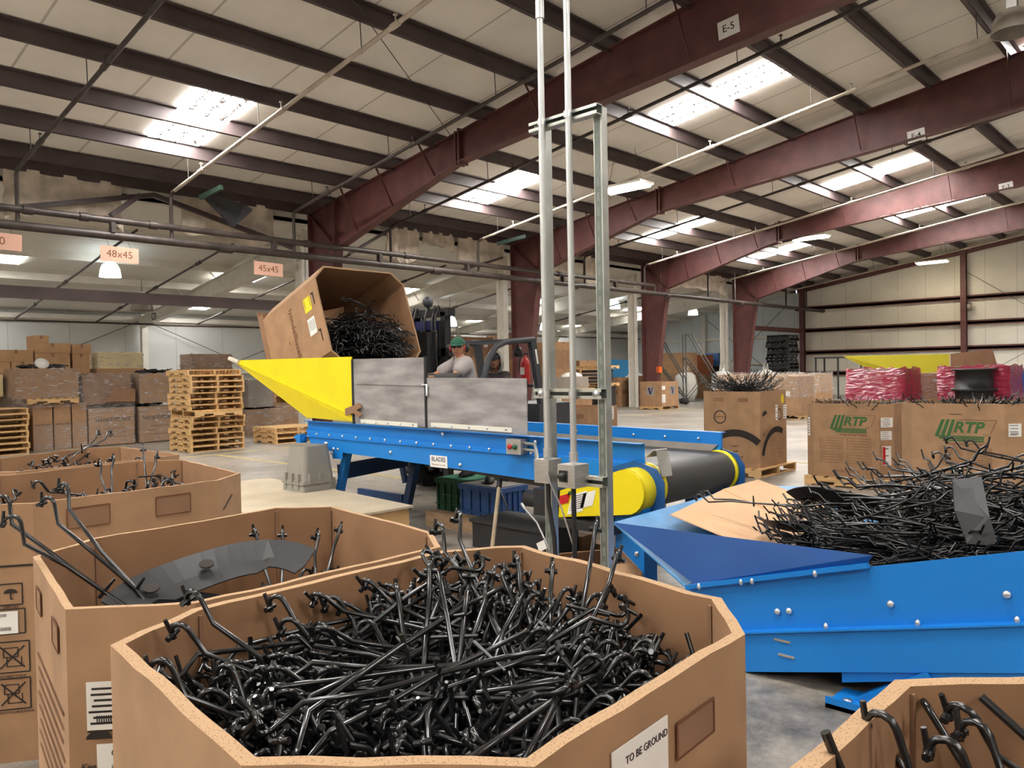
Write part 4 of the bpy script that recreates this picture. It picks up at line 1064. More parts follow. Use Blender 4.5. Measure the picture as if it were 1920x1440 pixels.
# heap of runners riding on it
rnd = random.Random(31)
def zh(x, y):
    base = lz(y, .30); sg = .72 if y > 1.2 else .5
    f = math.exp(-((x-4.55)/.8)**2)
    return base+.55*math.exp(-((y-1.2)/sg)**2)*f+.10*f
G = 'black runners heaped on the low blue hopper'
def heap_pose(a, b, extra=0.0):
    y = rnd.uniform(a, b); x = rnd.uniform(LW+.35, LF-.3)
    z = zh(x, y)-.05+extra
    return pose(Vector((x, y, z)), PI/2+rnd.gauss(0, .45), rnd.gauss(.05, .22), rnd.uniform(-1, 1))
n = 0; tr = 0
while n < 74 and tr < 6000:
    tr += 1
    M = heap_pose(-.7, 2.0, rnd.uniform(-.05, .05)); k = rnd.randrange(4); ok = True
    for t in tips_of(RUN[k][1], M):
        lo = lz(t.y, .24)
        if t.z < lo or t.z > max(zh(t.x, t.y), lz(t.y, .5))+.15 or t.y > 2.6 or (t.z < lz(t.y, .5)+.05 and not LW+.03 < t.x < LF-.03) or not LW-.15 < t.x < 5.9: ok = False; break
    if ok: put_runner(M, k, 'black plastic runner in the heap riding on the low blue hopper', G); n += 1
m = MB(); n = 0; tr = 0
while n < 640 and tr < 40000:
    tr += 1
    y = rnd.uniform(-1.4, 1.9); x = rnd.uniform(LW+.2, LF-.2); lo = lz(y, .24)
    z = lo+(zh(x, y)-.08-lo)*rnd.random()
    M = pose(Vector((x, y, z)), PI/2+rnd.gauss(0, .5), rnd.gauss(.1, .15), rnd.uniform(-.8, .8)); k = rnd.randrange(4); ok = True
    for t in tips_of(RUN[k][1], M):
        if t.z < lz(t.y, .21) or not LW+.02 < t.x < LF-.02 or t.y > 2.2: ok = False; break
    if ok: m.add([M @ v for v in SIMPLE[k].v], SIMPLE[k].f, 0, True); n += 1
m.build('plastic_runner_pile', M_black, None, 'dense tangle of black runners inside the low blue hopper', 'plastic runners', None, 'stuff')
one((4.35, 2.55, .72), (4.5, 1.6, .74), 0, .1, 'black runner lying flat on the dusty cardboard sheet', None, .4)
one((4.55, .5, .9), (4.6, 1.2, 1.05), 2, .8, 'black runner rising clear from the top of the hopper heap', None, .5)
one((4.9, .25, .9), (4.75, 1.35, 1.13), 1, 0, 'highest black runner of the hopper heap, clip against the cartons', None, .5)
tray('curved_tray', pose(Vector((4.35, 1.75, .60)), 1.2, .1, .3), 'curved black tray at the low end of the hopper heap', .36, .16, .2, 2.2)
tray('curved_tray', pose(Vector((4.65, 1.75, .66)), 2.2, -.2, .5), 'second curved black tray, farther into the hopper heap', .36, .2, .3, 2.0)
MB().sheet([(4.1, 1.02, 1.0), (4.12, .90, 1.02), (3.98, .84, .86), (3.95, .80, .74), (3.93, .92, .74), (3.97, .98, .88)], .006).build('bent_strip', M_black2, None, 'bent flat black strip draped over the hopper heap', 'plastic strip')
# ================================================================ steel strut frame with conduits
sf = thing('strut_rack', (2.755, 2.2, 0), 'galvanised channel frame of two posts standing behind the closest box', 'strut rack')
def channel(m, p, q, open_dir, w=.041, t=.003, slots=True):
    p = Vector(p); q = Vector(q); d = (q-p).normalized(); o = Vector(open_dir).normalized(); s = d.cross(o).normalized()
    L = (q-p).length; c = (p+q)/2
    def pl(off, a, b, la, lb, mi=0):
        M = Matrix(((d.x, la.x, lb.x, 0), (d.y, la.y, lb.y, 0), (d.z, la.z, lb.z, 0), (0, 0, 0, 1))); M.translation = c+off
        m.mbox(M, (L, a, b), mi)
    pl(-o*w/2, w, t, s, o); pl(s*w/2, w, t, o, s); pl(-s*w/2, w, t, o, s)
    pl(o*w/2+s*w*.34, w*.28, t, s, o); pl(o*w/2-s*w*.34, w*.28, t, s, o)
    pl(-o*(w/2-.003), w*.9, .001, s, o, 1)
    return m
p1, p2 = Vector((2.755, 2.355, 0)), Vector((2.755, 2.04, 0))
ax = (p2-p1).normalized(); nrm = Vector((-1, 0, 0))                      # towards the room's camera side
M_slot = mat('light_seen_through_slot', (132, 138, 130), .5)
for p in (p1, p2):
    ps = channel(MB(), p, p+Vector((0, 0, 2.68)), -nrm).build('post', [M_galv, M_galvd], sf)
    m = MB().box((p.x-.0222, p.y-.0165, .02), (p.x-.0206, p.y+.0165, 2.66), 1)
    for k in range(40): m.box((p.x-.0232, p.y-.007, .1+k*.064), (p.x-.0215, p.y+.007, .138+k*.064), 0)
    m.build('slot_row', [M_slot, M_galvd], ps)
    MB().box((p.x-.06, p.y-.06, 0), (p.x+.06, p.y+.06, .01)).build('foot_plate', M_galv, sf)
for z in (2.66, 1.445, 1.065):
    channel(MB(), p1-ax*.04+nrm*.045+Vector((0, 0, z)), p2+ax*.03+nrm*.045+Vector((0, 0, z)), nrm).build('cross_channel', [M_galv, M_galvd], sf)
for z in (1.445,):
    for p in (p1, p2):
        MB().lathe([(.016, 0), (.016, .012), (.001, .014)], frame_m(p+nrm*.055+Vector((0, 0, z)), ax, (0, 0, 1)), 10).build('channel_bolt', M_bolt, sf)
M_cond = mat('zinc_conduit', (206, 208, 206), .36, .7, .08, 8)
q1 = p1+ax*.055+nrm*.085; q2 = p1+ax*.205+nrm*.085
MB().tube([q1+Vector((0, 0, 1.16)), q1+Vector((0, 0, 1.40)), q1-ax*.006+Vector((0, 0, 1.46)), q1+Vector((0, 0, 1.55)), q1+Vector((0, 0, 7.6))], .0145, 12).tube([q1+Vector((0, 0, 1.16)), q1+Vector((0, 0, 1.2))], .02, 12).tube([q1+Vector((0, 0, 3.12)), q1+Vector((0, 0, 3.2))], .02, 12).build('conduit', M_cond, None, 'left zinc conduit rising to the roof from the plain steel box', 'conduit', 'zinc conduits on the strut frame')
MB().tube([q2+Vector((0, 0, 1.15)), q2+Vector((0, 0, 1.42)), q2+ax*.004+Vector((0, 0, 1.48)), q2+Vector((0, 0, 7.5))], .0145, 12).tube([q2+Vector((0, 0, 1.15)), q2+Vector((0, 0, 1.19))], .02, 12).tube([q2+Vector((0, 0, 3.26)), q2+Vector((0, 0, 3.34))], .02, 12).build('conduit', M_cond, None, 'right zinc conduit rising to the roof from the switch box', 'conduit', 'zinc conduits on the strut frame')
for q in (q1, q2):
    for z in (2.66, 1.445): MB().lathe([(.0185, -.014), (.0185, .014)], Matrix.Translation(q+Vector((0, 0, z))), 12).build('conduit_clamp', M_bolt, sf)
def ebox(c, w, h, d): return MB().mbox(frame_m(c, ax*1.0, (0, 0, 1)), (w, h, d))
fx = (ax+nrm*.0).normalized()
jb = ebox(q1+nrm*.0+Vector((0, 0, 1.10)), .085, .105, .09).build('junction_box', M_steel, sf)
c2 = q2+nrm*.005+Vector((0, 0, 1.09)); sw = ebox(c2, .095, .10, .10).build('switch_box', M_steel, sf)
F2 = frame_m(c2-nrm*-.051, ax, (0, 0, 1))
zz = F2.to_3x3() @ Vector((0, 0, 1))
F2 = frame_m(c2+nrm*.052, ax if zz.dot(nrm) > 0 else -ax, (0, 0, 1))
MB().mbox(F2 @ Matrix.Translation((-.015, 0, 0)), (.045, .05, .004)).lathe([(.016, 0), (.014, .02), (.001, .022)], F2 @ Matrix.Translation((-.015, 0, .002)), 14).build('rotary_switch', M_black2, sw)
MB().tube([c2+Vector((0, 0, -.05)), c2+Vector((0, 0, -.16)), c2+Vector((0, 0, -.36)), c2-ax*.02+Vector((0, 0, -.5)), c2-ax*.08+Vector((0, 0, -.8)), c2-ax*.12+Vector((0, .0, -1.08))], .011, 8).build('drop_cable', M_black2, sw)
MB().tube([q1+Vector((0, 0, 1.05)), q1+Vector((0, 0, .95)), q1+ax*.03+Vector((0, 0, .8)), q1+ax*.05+Vector((0, 0, .4)), q1+ax*.05+Vector((0, 0, .02))], .011, 8).build('drop_cable', M_black2, jb)
m = MB()
for k in range(9):
    z = .74-.012*k; m.tube([c2+Vector((.014*math.cos(k*2+j), .014*math.sin(k*2+j), z-1.09+.0-.006*j)) for j in range(5)], .002, 4)
for k in range(9):
    z = .70-.016*k; m.tube([q1+ax*.038+Vector((.016*math.cos(k*2+j), .016*math.sin(k*2+j), z-.006*j)) for j in range(5)], .002, 4)
m.build('cable_grip', M_bolt, sf)
for a, b in ((q1+Vector((.0, .0, .74)), q1-ax*.11+nrm*.04+Vector((0, 0, .92))), (c2+Vector((0, 0, -.33)), c2-ax*.1+nrm*.05+Vector((0, 0, -.02)))):
    MB().tube([a, a.lerp(b, .5)+Vector((0, 0, .03)), b], .004, 6).tube([b, b+(b-a).normalized()*.03], .007, 8).build('antenna_lead', M_bolt, sf)
MB().mbox(frame_m(q1-ax*.02+nrm*.03+Vector((0, 0, .76)), (ax*.9+Vector((0, 0, .45))), (-ax*.45+Vector((0, 0, .9)))), (.05, .04, .002)).build('hang_tag', M_paper, sf)
# ================================================================ platform, crates and clutter under the conveyor
pf = thing('work_platform', (3.95, 6.8, 0), 'low plywood step platform beside the conveyor tail', 'platform')
MB().prism([(3.25, 5.42), (4.41, 5.37), (4.56, 7.0), (4.6, 8.2), (3.35, 8.2)], .36, .38).build('plywood_top', M_ply, pf)
MB().prism([(3.28, 5.45), (4.38, 5.40), (4.53, 7.0), (4.57, 8.17), (3.38, 8.17)], 0, .36).build('timber_sides', M_wood, pf)
bn = thing('upturned_tote', (4.40, 7.02, .38), 'grey plastic tote standing upside down on the platform', 'tote')
def rr_poly(cx, cy, a, b, r, k=4):
    out = []
    for sx, sy, a0 in ((1, -1, -PI/2), (1, 1, 0), (-1, 1, PI/2), (-1, -1, PI)):
        for j in range(k+1):
            an = a0+j*PI/2/k; out.append((cx+sx*(a-r)+r*math.cos(an), cy+sy*(b-r)+r*math.sin(an)))
    return out
def frustum(m, c, z0, a0, b0, z1, a1, b1, r, mi=0):
    p = rr_poly(c[0], c[1], a0, b0, r); q = rr_poly(c[0], c[1], a1, b1, r); n = len(p)
    m.add([(x, y, z0) for x, y in p]+[(x, y, z1) for x, y in q], [(i, (i+1) % n, n+(i+1) % n, n+i) for i in range(n)], mi, False)
    k = len(m.v)-2*n; m.f.append([k+n+i for i in range(n)]); m.m.append(mi); m.s.append(False)
    return m
m = MB(); frustum(m, (4.40, 7.02), .49, .185, .185, .83, .15, .15, .05); m.build('tote_body', M_grey, bn)
m = MB(); frustum(m, (4.40, 7.02), .38, .20, .20, .49, .195, .195, .03)
frustum(m, (4.40, 7.02), .455, .208, .208, .467, .208, .208, .03)
for s in (-.12, 0, .12):
    for sx, sy in ((-1, 0), (0, -1)):
        if sx: m.box((4.40-.21, 7.02+s-.008, .40), (4.40-.16, 7.02+s+.008, .56))
        else: m.box((4.40+s-.008, 7.02-.21, .40), (4.40+s+.008, 7.02-.16, .56))
m.build('tote_rim', M_grey, bn)
def crate(name, x0, x1, y0, y1, h, mt, lidmt, lb):
    t = thing(name, ((x0+x1)/2, (y0+y1)/2, 0), lb, 'crate')
    m = MB(); m.box((x0, y0, 0), (x1, y1, h-.03))
    for k in range(5):
        y = y0+.03+(y1-y0-.06)*k/4; m.box((x0-.015, y-.012, .01), (x0, y+.012, h-.05))
        x = x0+.03+(x1-x0-.06)*k/4; m.box((x-.012, y0-.015, .01), (x+.012, y0, h-.05))
    m.box((x0-.018, y0-.018, .09), (x1, y1, .105))
    m.build('crate_body', mt, t)
    MB().box((x0-.025, y0-.025, h-.05), (x1+.01, y1+.01, h)).build('crate_rim', mt, t)
    MB().box((x0+.01, y0+.01, h), (x1-.01, y1-.01, h+.008)).build('crate_top', lidmt, t)
    return t
g = crate('green_crate', 5.77, 6.22, 6.14, 6.62, .375, M_gcrate, M_glid, 'dark green plastic crate under the conveyor with pale lid')
label_at(g, frame_m((5.752, 6.19, .17), (0, -1, 0), (0, 0, 1)), .05, .06, 3)
MB().text('HANDLE WITH CARE', frame_m((5.752, 6.38, .2), (0, -1, 0), (0, 0, 1)), .028).build('crate_print', M_glid, g)
crate('blue_crate', 5.62, 6.0, 5.48, 6.07, .37, M_bcrate, M_grey, 'blue plastic crate under the conveyor beside the green one')
MB().box((5.18, 4.1, 0), (5.32, 6.12, .14)).build('timber_beam', M_woodw, None, 'rough timber beam on the floor in front of the crates', 'timber beam')
MB().box((5.33, 3.2, 0), (5.5, 5.4, .06)).build('timber_plank', M_woodw, None, 'grey weathered plank lying behind the timber beam', 'plank')
bx = thing('black_bin_lid', (5.0, 4.6, 0), 'shallow black plastic box on the floor under the drive motor', 'plastic box')
MB().box((4.72, 4.12, .02), (5.16, 4.95, .24)).build('box_body', M_black2, bx); MB().box((4.70, 4.10, .24), (5.18, 4.97, .27)).build('box_top', M_black2, bx)
tl = thing('broom_handle', (4.3, 4.2, 0), 'wooden broom handle leaning against the black box', 'broom')
MB().tube([(3.98, 4.02, .0), (4.66, 4.55, .62)], .017, 8).build('shaft', mat('grey_weathered_handle', (150, 134, 110), .7, 0, .15, 9), tl); MB().tube([(4.62, 4.52, .585), (4.68, 4.565, .64)], .023, 8).build('grip', M_black2, tl)
MB().tube([(5.6, 5.5, .40), (5.58, 5.44, .36), (5.56, 5.3, .15), (5.5, 5.2, .02)], .008, 6).build('fallen_runner', M_black, None, 'bent black rod hanging over the blue crate corner', 'plastic rod')
def cbox(name, x0, x1, y0, y1, z0, z1, lb, mt=None, group=None, cat='carton', tape=True):
    t = thing(name, ((x0+x1)/2, (y0+y1)/2, z0), lb, cat, group)
    MB().box((x0, y0, z0), (x1, y1, z1)).build('carton_body', mt or M_card, t)
    if tape:
        MB().box(((x0+x1)/2-.03, y0-.002, z1-.08), ((x0+x1)/2+.03, y0, z1)).box(((x0+x1)/2-.03, y0, z1), ((x0+x1)/2+.03, y1, z1+.002)).build('tape', M_carddk, t)
    return t
cbox('flattened_carton', 6.6, 6.66, 4.2, 5.6, 0, .72, 'flat cardboard sheet standing behind the blue crate', tape=False)
MB().sheet([(3.55, 3.55, .02), (4.35, 3.3, .02), (4.25, 3.05, .36), (3.7, 3.1, .42)], .006).sheet([(4.35, 3.3, .02), (4.25, 3.05, .36), (4.0, 2.7, .30), (4.1, 2.75, .02)], .006).build('crushed_carton', M_carddk, None, 'crushed open carton on the floor behind the strut posts', 'carton')
MB().sheet([(3.35, 2.75, .01), (3.75, 2.45, .01), (3.9, 2.7, .38), (3.6, 3.0, .36)], .006).build('crushed_carton', M_card, None, 'bent carton flap leaning beside the right steel post', 'carton')
# ================================================================ tipped box on the forklift
a_, b_, c_, h_ = .61, .57, .15, 1.15
PT = [(-a_+c_, -b_), (a_-c_, -b_), (a_, -b_+c_), (a_, b_-c_), (a_-c_, b_), (-a_+c_, b_), (-a_, b_-c_), (-a_, -b_+c_)]
bT = bulk_box('bulk_box', 'big cardboard box tipped on its side above the yellow hopper, spilling black runners', PT, 0, h_, .02, wob=.003, seed=9)
MB().text('lyondellbasell', face(PT, 6, .41, .58), .108, bold=.0006).mbox(face(PT, 6, .47, .44), (.05, .012, .001)).build('printing', M_inkb, bT)
label_at(bT, face(PT, 6, .22, .93), .16, .14, 2, M_yel_l, 'yellow_label', lab='yellow label')
label_at(bT, face(PT, 6, .47, .93), .19, .14, 5)
for s in (.2, .62): MB().mbox(face(PT, 6, s, 1.06), (.13, .016, .003)).mbox(face(PT, 6, s-.06, 1.045), (.016, .04, .003)).build('slot', M_ink, bT)
MB().sheet([(-.56, .0, .55), (.1, .2, .5), (.1, .36, .6), (-.56, .2, .62)], .01).build('loose_flap', M_cardin, bT)
MB().box((-.6, -.56, -.12), (.6, .56, -.10)).box((-.6, -.5, -.10), (-.5, .5, -.002)).box((.5, -.5, -.10), (.6, .5, -.002)).box((-.05, -.5, -.1), (.05, .5, -.002)).build('pallet_board', M_carddk, bT)
MT = Matrix(((1, 0, 0, 5.26), (0, .342, -.94, 8.18), (0, .94, .342, 1.80), (0, 0, 0, 1)))
bT.matrix_world = MT
rnd = random.Random(77); inT = inset(PT, .03)
def tip_try(zs, ylim, spill):
    x = rnd.uniform(-.4, .4); y = rnd.uniform(-.5, ylim); z = rnd.uniform(*zs)
    M = Matrix.Translation((x, y, z)) @ Matrix.Rotation(rnd.uniform(0, 6.28), 4, 'Y') @ Matrix.Rotation(rnd.gauss(0, .28), 4, 'Z') @ Matrix.Rotation(PI/2+rnd.uniform(-.8, .8), 4, 'X')
    k = rnd.randrange(4)
    for t in tips_of(RUN[k][1], M):
        if t.y < -b_+.02 or t.y > ylim+.22 or t.z < .04 or t.z > h_+spill: return None
        if not inside(inT, t.x, t.y): return None
        if t.z > h_ and t.y < -b_+.1: return None
    return M, k
n = tr = 0
while n < 28 and tr < 40000:
    tr += 1; hit = tip_try((.5, 1.12), .16, .16)
    if hit: put_runner(MT @ hit[0], hit[1], 'black plastic runner in the heap inside the tipped cardboard box', 'black runners in the tipped box'); n += 1
m = MB(); n = tr = 0
while n < 400 and tr < 60000:
    tr += 1; hit = tip_try((.25, 1.05), .0, .1)
    if hit: m.add([MT @ hit[0] @ v for v in SIMPLE[hit[1]].v], SIMPLE[hit[1]].f, 0, True); n += 1
m.build('plastic_runner_pile', M_black, None, 'dense tangle of black runners along the low side of the tipped box', 'plastic runners', None, 'stuff')
# ================================================================ forklift
fk = thing('forklift', (7.6, 7.55, 0), 'dark forklift behind the conveyor holding up the tipped cardboard box', 'forklift')
MB().prism([(7.95, 6.98), (8.62, 6.98), (8.75, 7.15), (8.75, 7.95), (8.62, 8.12), (7.95, 8.12)], .28, 1.10).build('counterweight', M_charc, fk)
m = MB(); m.box((6.85, 6.98, .28), (7.95, 8.12, .62)).box((7.45, 7.1, .62), (7.95, 8.0, .82)); m.build('chassis', M_black2, fk)
MB().box((6.72, 7.0, .45), (6.95, 8.1, 1.15)).build('front_cowl', M_black2, fk)
st = MB().box((7.5, 7.28, .82), (7.95, 7.78, .93)).build('seat', M_black2, fk); MB().bar((7.92, 7.53, .92), (8.05, 7.53, 1.42), .46, .1, up=(1, 0, 0)).build('seat_back', M_black2, fk)
gp = lambda y: [(6.86, y, 1.05), (6.93, y, 1.42), (7.04, y, 1.72), (7.18, y, 1.87), (7.34, y, 1.93), (7.90, y, 1.97)]
for y in (7.02, 8.08):
    MB().tube(gp(y), .042, 10).build('guard_front_leg', M_charc, fk)
    MB().bar((7.86, y, 1.97), (8.06, y, 1.0), .07, .1, up=(1, 0, 0)).build('guard_rear_leg', M_charc, fk)
m = MB()
for k in range(7): m.bar((7.3+.09*k, 7.02, 1.95), (7.3+.09*k, 8.08, 1.95), .02, .03)
m.build('guard_roof', M_charc, fk)
MB().mbox(frame_m((7.915, 6.98, 1.74), (1, 0, 0), (-.2, 0, .97)), (.035, .20, .004)).build('capacity_plate', M_paper, fk)
for y in (7.28, 7.88):
    MB().box((6.50, y-.04, .12), (6.60, y+.04, 2.30)).build('mast_rail', M_black2, fk)
for z in (.5, 1.2, 1.8, 2.3): MB().box((6.5, 7.18, z-.05), (6.62, 7.88, z+.05)).build('mast_crossbar', M_black2, fk)
for y in (7.42, 7.64): MB().tube([(6.58, y, .3), (6.58, y, 2.2)], .04, 12).build('lift_cylinder', M_black2, fk)
m = MB()
for k, y in enumerate((7.3, 7.36, 7.5, 7.72, 7.78)): m.tube([(6.44, y, 1.2), (6.40, y, 1.8), (6.42, y+.03, 2.2), (6.5, y+.05, 2.38), (6.6, y+.05, 2.25), (6.6, y+.05, 1.6)], .014, 6)
m.build('hydraulic_hose', M_black2, fk)
MB().box((6.44, 7.4, 2.08), (6.56, 7.75, 2.2)).build('mast_head', M_navy, fk)
MB().lathe([(.001, -.02), (.07, -.02), (.07, .02), (.001, .02)], frame_m((6.50, 7.55, 2.44), (1, 0, 0), (0, 0, 1)), 18).build('hose_pulley', M_charc, fk)
MB().box((6.30, 7.35, 1.35), (6.44, 8.3, 2.05)).build('carriage', M_black2, fk)
MB().lathe([(.34, 5.98), (.34, 6.3)], Matrix.Translation((0, 7.9, 1.85)) @ Matrix(((0,0,1,0),(1,0,0,0),(0,1,0,0),(0,0,0,1))), 24, cap=True).build('rotator', M_charc, fk)
for z in (-.38, .38):                # forks held under the tipped pallet
    MB().mbox(MT @ Matrix.Translation((.15, z, -.155)), (1.3, .12, .045)).build('fork', M_black2, fk)
MB().mbox(MT @ Matrix.Translation((.72, 0, -.1)), (.05, 1.0, .25)).build('fork_carrier', M_black2, fk)
def wheel(x, y, r, w):
    M = Matrix.Translation((x, y, r)) @ Matrix(((1,0,0,0),(0,0,1,0),(0,-1,0,0),(0,0,0,1)))
    t = MB().lathe([(r*.55, -w/2), (r*.9, -w/2), (r, -w*.35), (r, w*.35), (r*.9, w/2), (r*.55, w/2), (r*.55, -w/2)], M, 26)
    for k in range(18):
        an = 2*PI*k/18
        t.mbox(M @ Matrix.Rotation(an, 4, 'Z') @ Matrix.Translation((r, 0, 0)), (.03, .05, w*.9))
    o = t.build('wheel', M_rubber, fk)
    MB().lathe([(.001, -w*.3), (r*.56, -w*.3), (r*.56, w*.3), (.001, w*.3)], M, 20).build('rim', M_charc, o)
for x, r in ((7.02, .33), (8.3, .26)):
    for y in (7.05, 8.22): wheel(x, y, r, .22)
sw_ = MB().lathe([(.17*math.cos(0)+.012*math.cos(2*PI*k/8), .012*math.sin(2*PI*k/8)) for k in range(9)], Matrix.Translation((7.18, 7.53, 1.22)) @ Matrix.Rotation(-.6, 4, 'Y'), 22).tube([(6.92, 7.53, 1.0), (7.18, 7.53, 1.22)], .02, 8).build('steering_wheel', M_black2, fk)
ex = MB().lathe([(.001, .0), (.055, .0), (.06, .02), (.06, .30), (.04, .36), (.02, .38), (.02, .41)], Matrix.Translation((8.10, 7.36, 1.36)), 18).build('fire_extinguisher', M_red, fk, 'red fire extinguisher with white label')
MB().box((8.037, 7.33, 1.50), (8.042, 7.40, 1.60)).build('extinguisher_label', M_paper, ex); MB().tube([(8.1, 7.36, 1.77), (8.06, 7.34, 1.80), (8.03, 7.40, 1.72), (8.03, 7.42, 1.55)], .01, 6).box((8.05, 7.345, 1.77), (8.15, 7.375, 1.80)).build('extinguisher_nozzle', M_black2, ex)
MB().box((8.0, 7.30, 1.32), (8.2, 7.42, 1.36)).bar((8.1, 7.36, 1.34), (8.1, 7.36, 1.05), .04, .04).build('extinguisher_bracket', M_black2, fk)
MB().lathe([(.001, -.05), (.05, -.045), (.065, .0), (.065, .05), (.001, .055)], Matrix.Translation((7.72, 7.16, 1.80)) @ Matrix.Rotation(PI/2, 4, 'Y') @ Matrix.Rotation(.5, 4, 'X'), 16).bar((7.72, 7.16, 1.84), (7.72, 7.16, 1.96), .02, .02).build('work_lamp', M_black2, fk)
# ================================================================ people
def skin_eval(V, E, Rr, sub=2, root=0):
    me = bpy.data.meshes.new('figure'); me.from_pydata([Vector(v) for v in V], E, [])
    o = bpy.data.objects.new('figure', me); C.objects.link(o)
    sk = o.modifiers.new('skin', 'SKIN'); sk.use_smooth_shade = True
    for i, r in enumerate(Rr):
        d = me.skin_vertices[0].data[i]; d.radius = r if isinstance(r, tuple) else (r, r); d.use_root = (i == root)
    ss = o.modifiers.new('sub', 'SUBSURF'); ss.levels = sub; ss.render_levels = sub
    dg = bpy.context.evaluated_depsgraph_get(); ev = o.evaluated_get(dg); em = ev.to_mesh()
    vs = [v.co.copy() for v in em.vertices]; fs = [tuple(p.vertices) for p in em.polygons]
    ev.to_mesh_clear(); bpy.data.objects.remove(o); bpy.data.meshes.remove(me)
    return vs, fs
def fuse(m, voxel):
    """one continuous surface out of the overlapping shapes in m"""
    me = bpy.data.meshes.new('figure'); me.from_pydata(m.v, [], m.f)
    o = bpy.data.objects.new('figure', me); C.objects.link(o)
    r = o.modifiers.new('remesh', 'REMESH'); r.mode = 'VOXEL'; r.voxel_size = voxel
    s = o.modifiers.new('smooth', 'SMOOTH'); s.factor = .5; s.iterations = 2
    dg = bpy.context.evaluated_depsgraph_get(); ev = o.evaluated_get(dg); em = ev.to_mesh()
    out = MB(); out.add([v.co.copy() for v in em.vertices], [tuple(p.vertices) for p in em.polygons], 0, True)
    ev.to_mesh_clear(); bpy.data.objects.remove(o); bpy.data.meshes.remove(me)
    return out
def basis(c, f, tilt=0.0):
    f = Vector(f).normalized(); s = f.cross(Vector((0, 0, 1))).normalized(); u = s.cross(f)
    return Matrix(((s.x, f.x, u.x, c[0]), (s.y, f.y, u.y, c[1]), (s.z, f.z, u.z, c[2]), (0, 0, 0, 1)))   # x right, y front, z up
def head_mb(M, k=1.0):
    m = MB(); n, q = 28, 22; vs = []
    for j in range(q+1):
        th = PI*j/q
        for i in range(n):
            an = 2*PI*i/n
            x, y, z = math.sin(th)*math.cos(an), math.sin(th)*math.sin(an), math.cos(th)
            X, Y, Z = x*.076, y*.096, z*.118
            if z < 0: X *= 1-.30*(-z)**1.6; Y = Y*(1-.12*(-z)) if y > 0 else Y*(1-.35*(-z))
            if y > 0:
                g = lambda a, b, sa, sb: math.exp(-((x-a)/sa)**2-((z-b)/sb)**2)
                Y += .024*g(0, -.16, .15, .16)+.010*g(0, .05, .12, .2)-.010*(g(.36, .06, .2, .12)+g(-.36, .06, .2, .12))+.006*(g(.42, .24, .3, .08)+g(-.42, .24, .3, .08))+.007*g(0, -.5, .25, .08)+.010*g(0, -.78, .35, .16)
            vs.append(M @ Vector((X*k, Y*k, Z*k)))
    fs = [(j*n+i, (j+1)*n+i, (j+1)*n+(i+1) % n, j*n+(i+1) % n) for j in range(q) for i in range(n)]
    m.add(vs, fs, 0, True)
    for s in (-1, 1): m.ball(M @ Vector((s*.078*k, -.008*k, -.01*k)), (.014, .022, .032), 10, 8)
    return m
def hand_pts(m, wrist, d, up, side, k=1.0, curl=.5):
    """palm, four fingers and a thumb, closed a little; side points to the thumb"""
    d = Vector(d).normalized(); up = Vector(up); s = Vector(side).normalized(); w = Vector(wrist); dn = -d.cross(s).normalized()
    if dn.dot(Vector((0, 0, -1))) < 0: dn = -dn
    vs, fs = skin_eval([w-d*.02, w+d*.03, w+d*.085*k], [(0, 1), (1, 2)], [.024, (.030, .020), (.036, .018)], 1)
    m.add(vs, fs, 0, True)
    for i, L in enumerate((.070, .078, .073, .056)):
        b = w+d*.08*k+s*(.028-.019*i)
        p1 = b+(d*math.cos(.25)+dn*math.sin(.25))*L*.45*k; p2 = p1+(d*math.cos(.25+curl)+dn*math.sin(.25+curl))*L*.32*k; p3 = p2+(d*math.cos(.25+2*curl)+dn*math.sin(.25+2*curl))*L*.26*k
        m.tube([b-d*.02, p1, p2, p3], [.0092, .0088, .0082, .007], 8)
    b = w+d*.02+s*.03; m.tube([b, b+(d*.6+s*.8)*.035, b+(d*.9+s*.45)*.066+dn*.01], [.012, .0105, .008], 8)
SKIN = mat('warm_skin', (190, 136, 106), .5, 0, .05, 8); SKIN2 = mat('tanned_skin', (172, 122, 96), .5, 0, .05, 8)
M_shirt = mat('pale_grey_t_shirt', (168, 161, 158), .85, 0, .05, 9, .1); M_slv = mat('dark_grey_sleeve', (76, 74, 72), .85); M_jean = mat('dark_trousers', (50, 52, 62), .85); M_shoe = mat('black_shoe', (34, 33, 34), .6)
M_cap = mat('green_cap_cloth', (40, 96, 74), .8); M_capb = mat('black_cap_cloth', (34, 34, 38), .8); M_hood = mat('grey_hood_fleece', (176, 172, 166), .9, 0, .05, 12); M_camo = mat('dark_mottled_jacket', (92, 78, 84), .85, 0, 0, 14, rgb2=(40, 36, 40)); M_glass = mat('safety_glasses', (40, 38, 40), .15)
M_hair = mat('dark_hair', (34, 27, 24), .6); M_lip = mat('lip_tone', (150, 84, 76), .5)
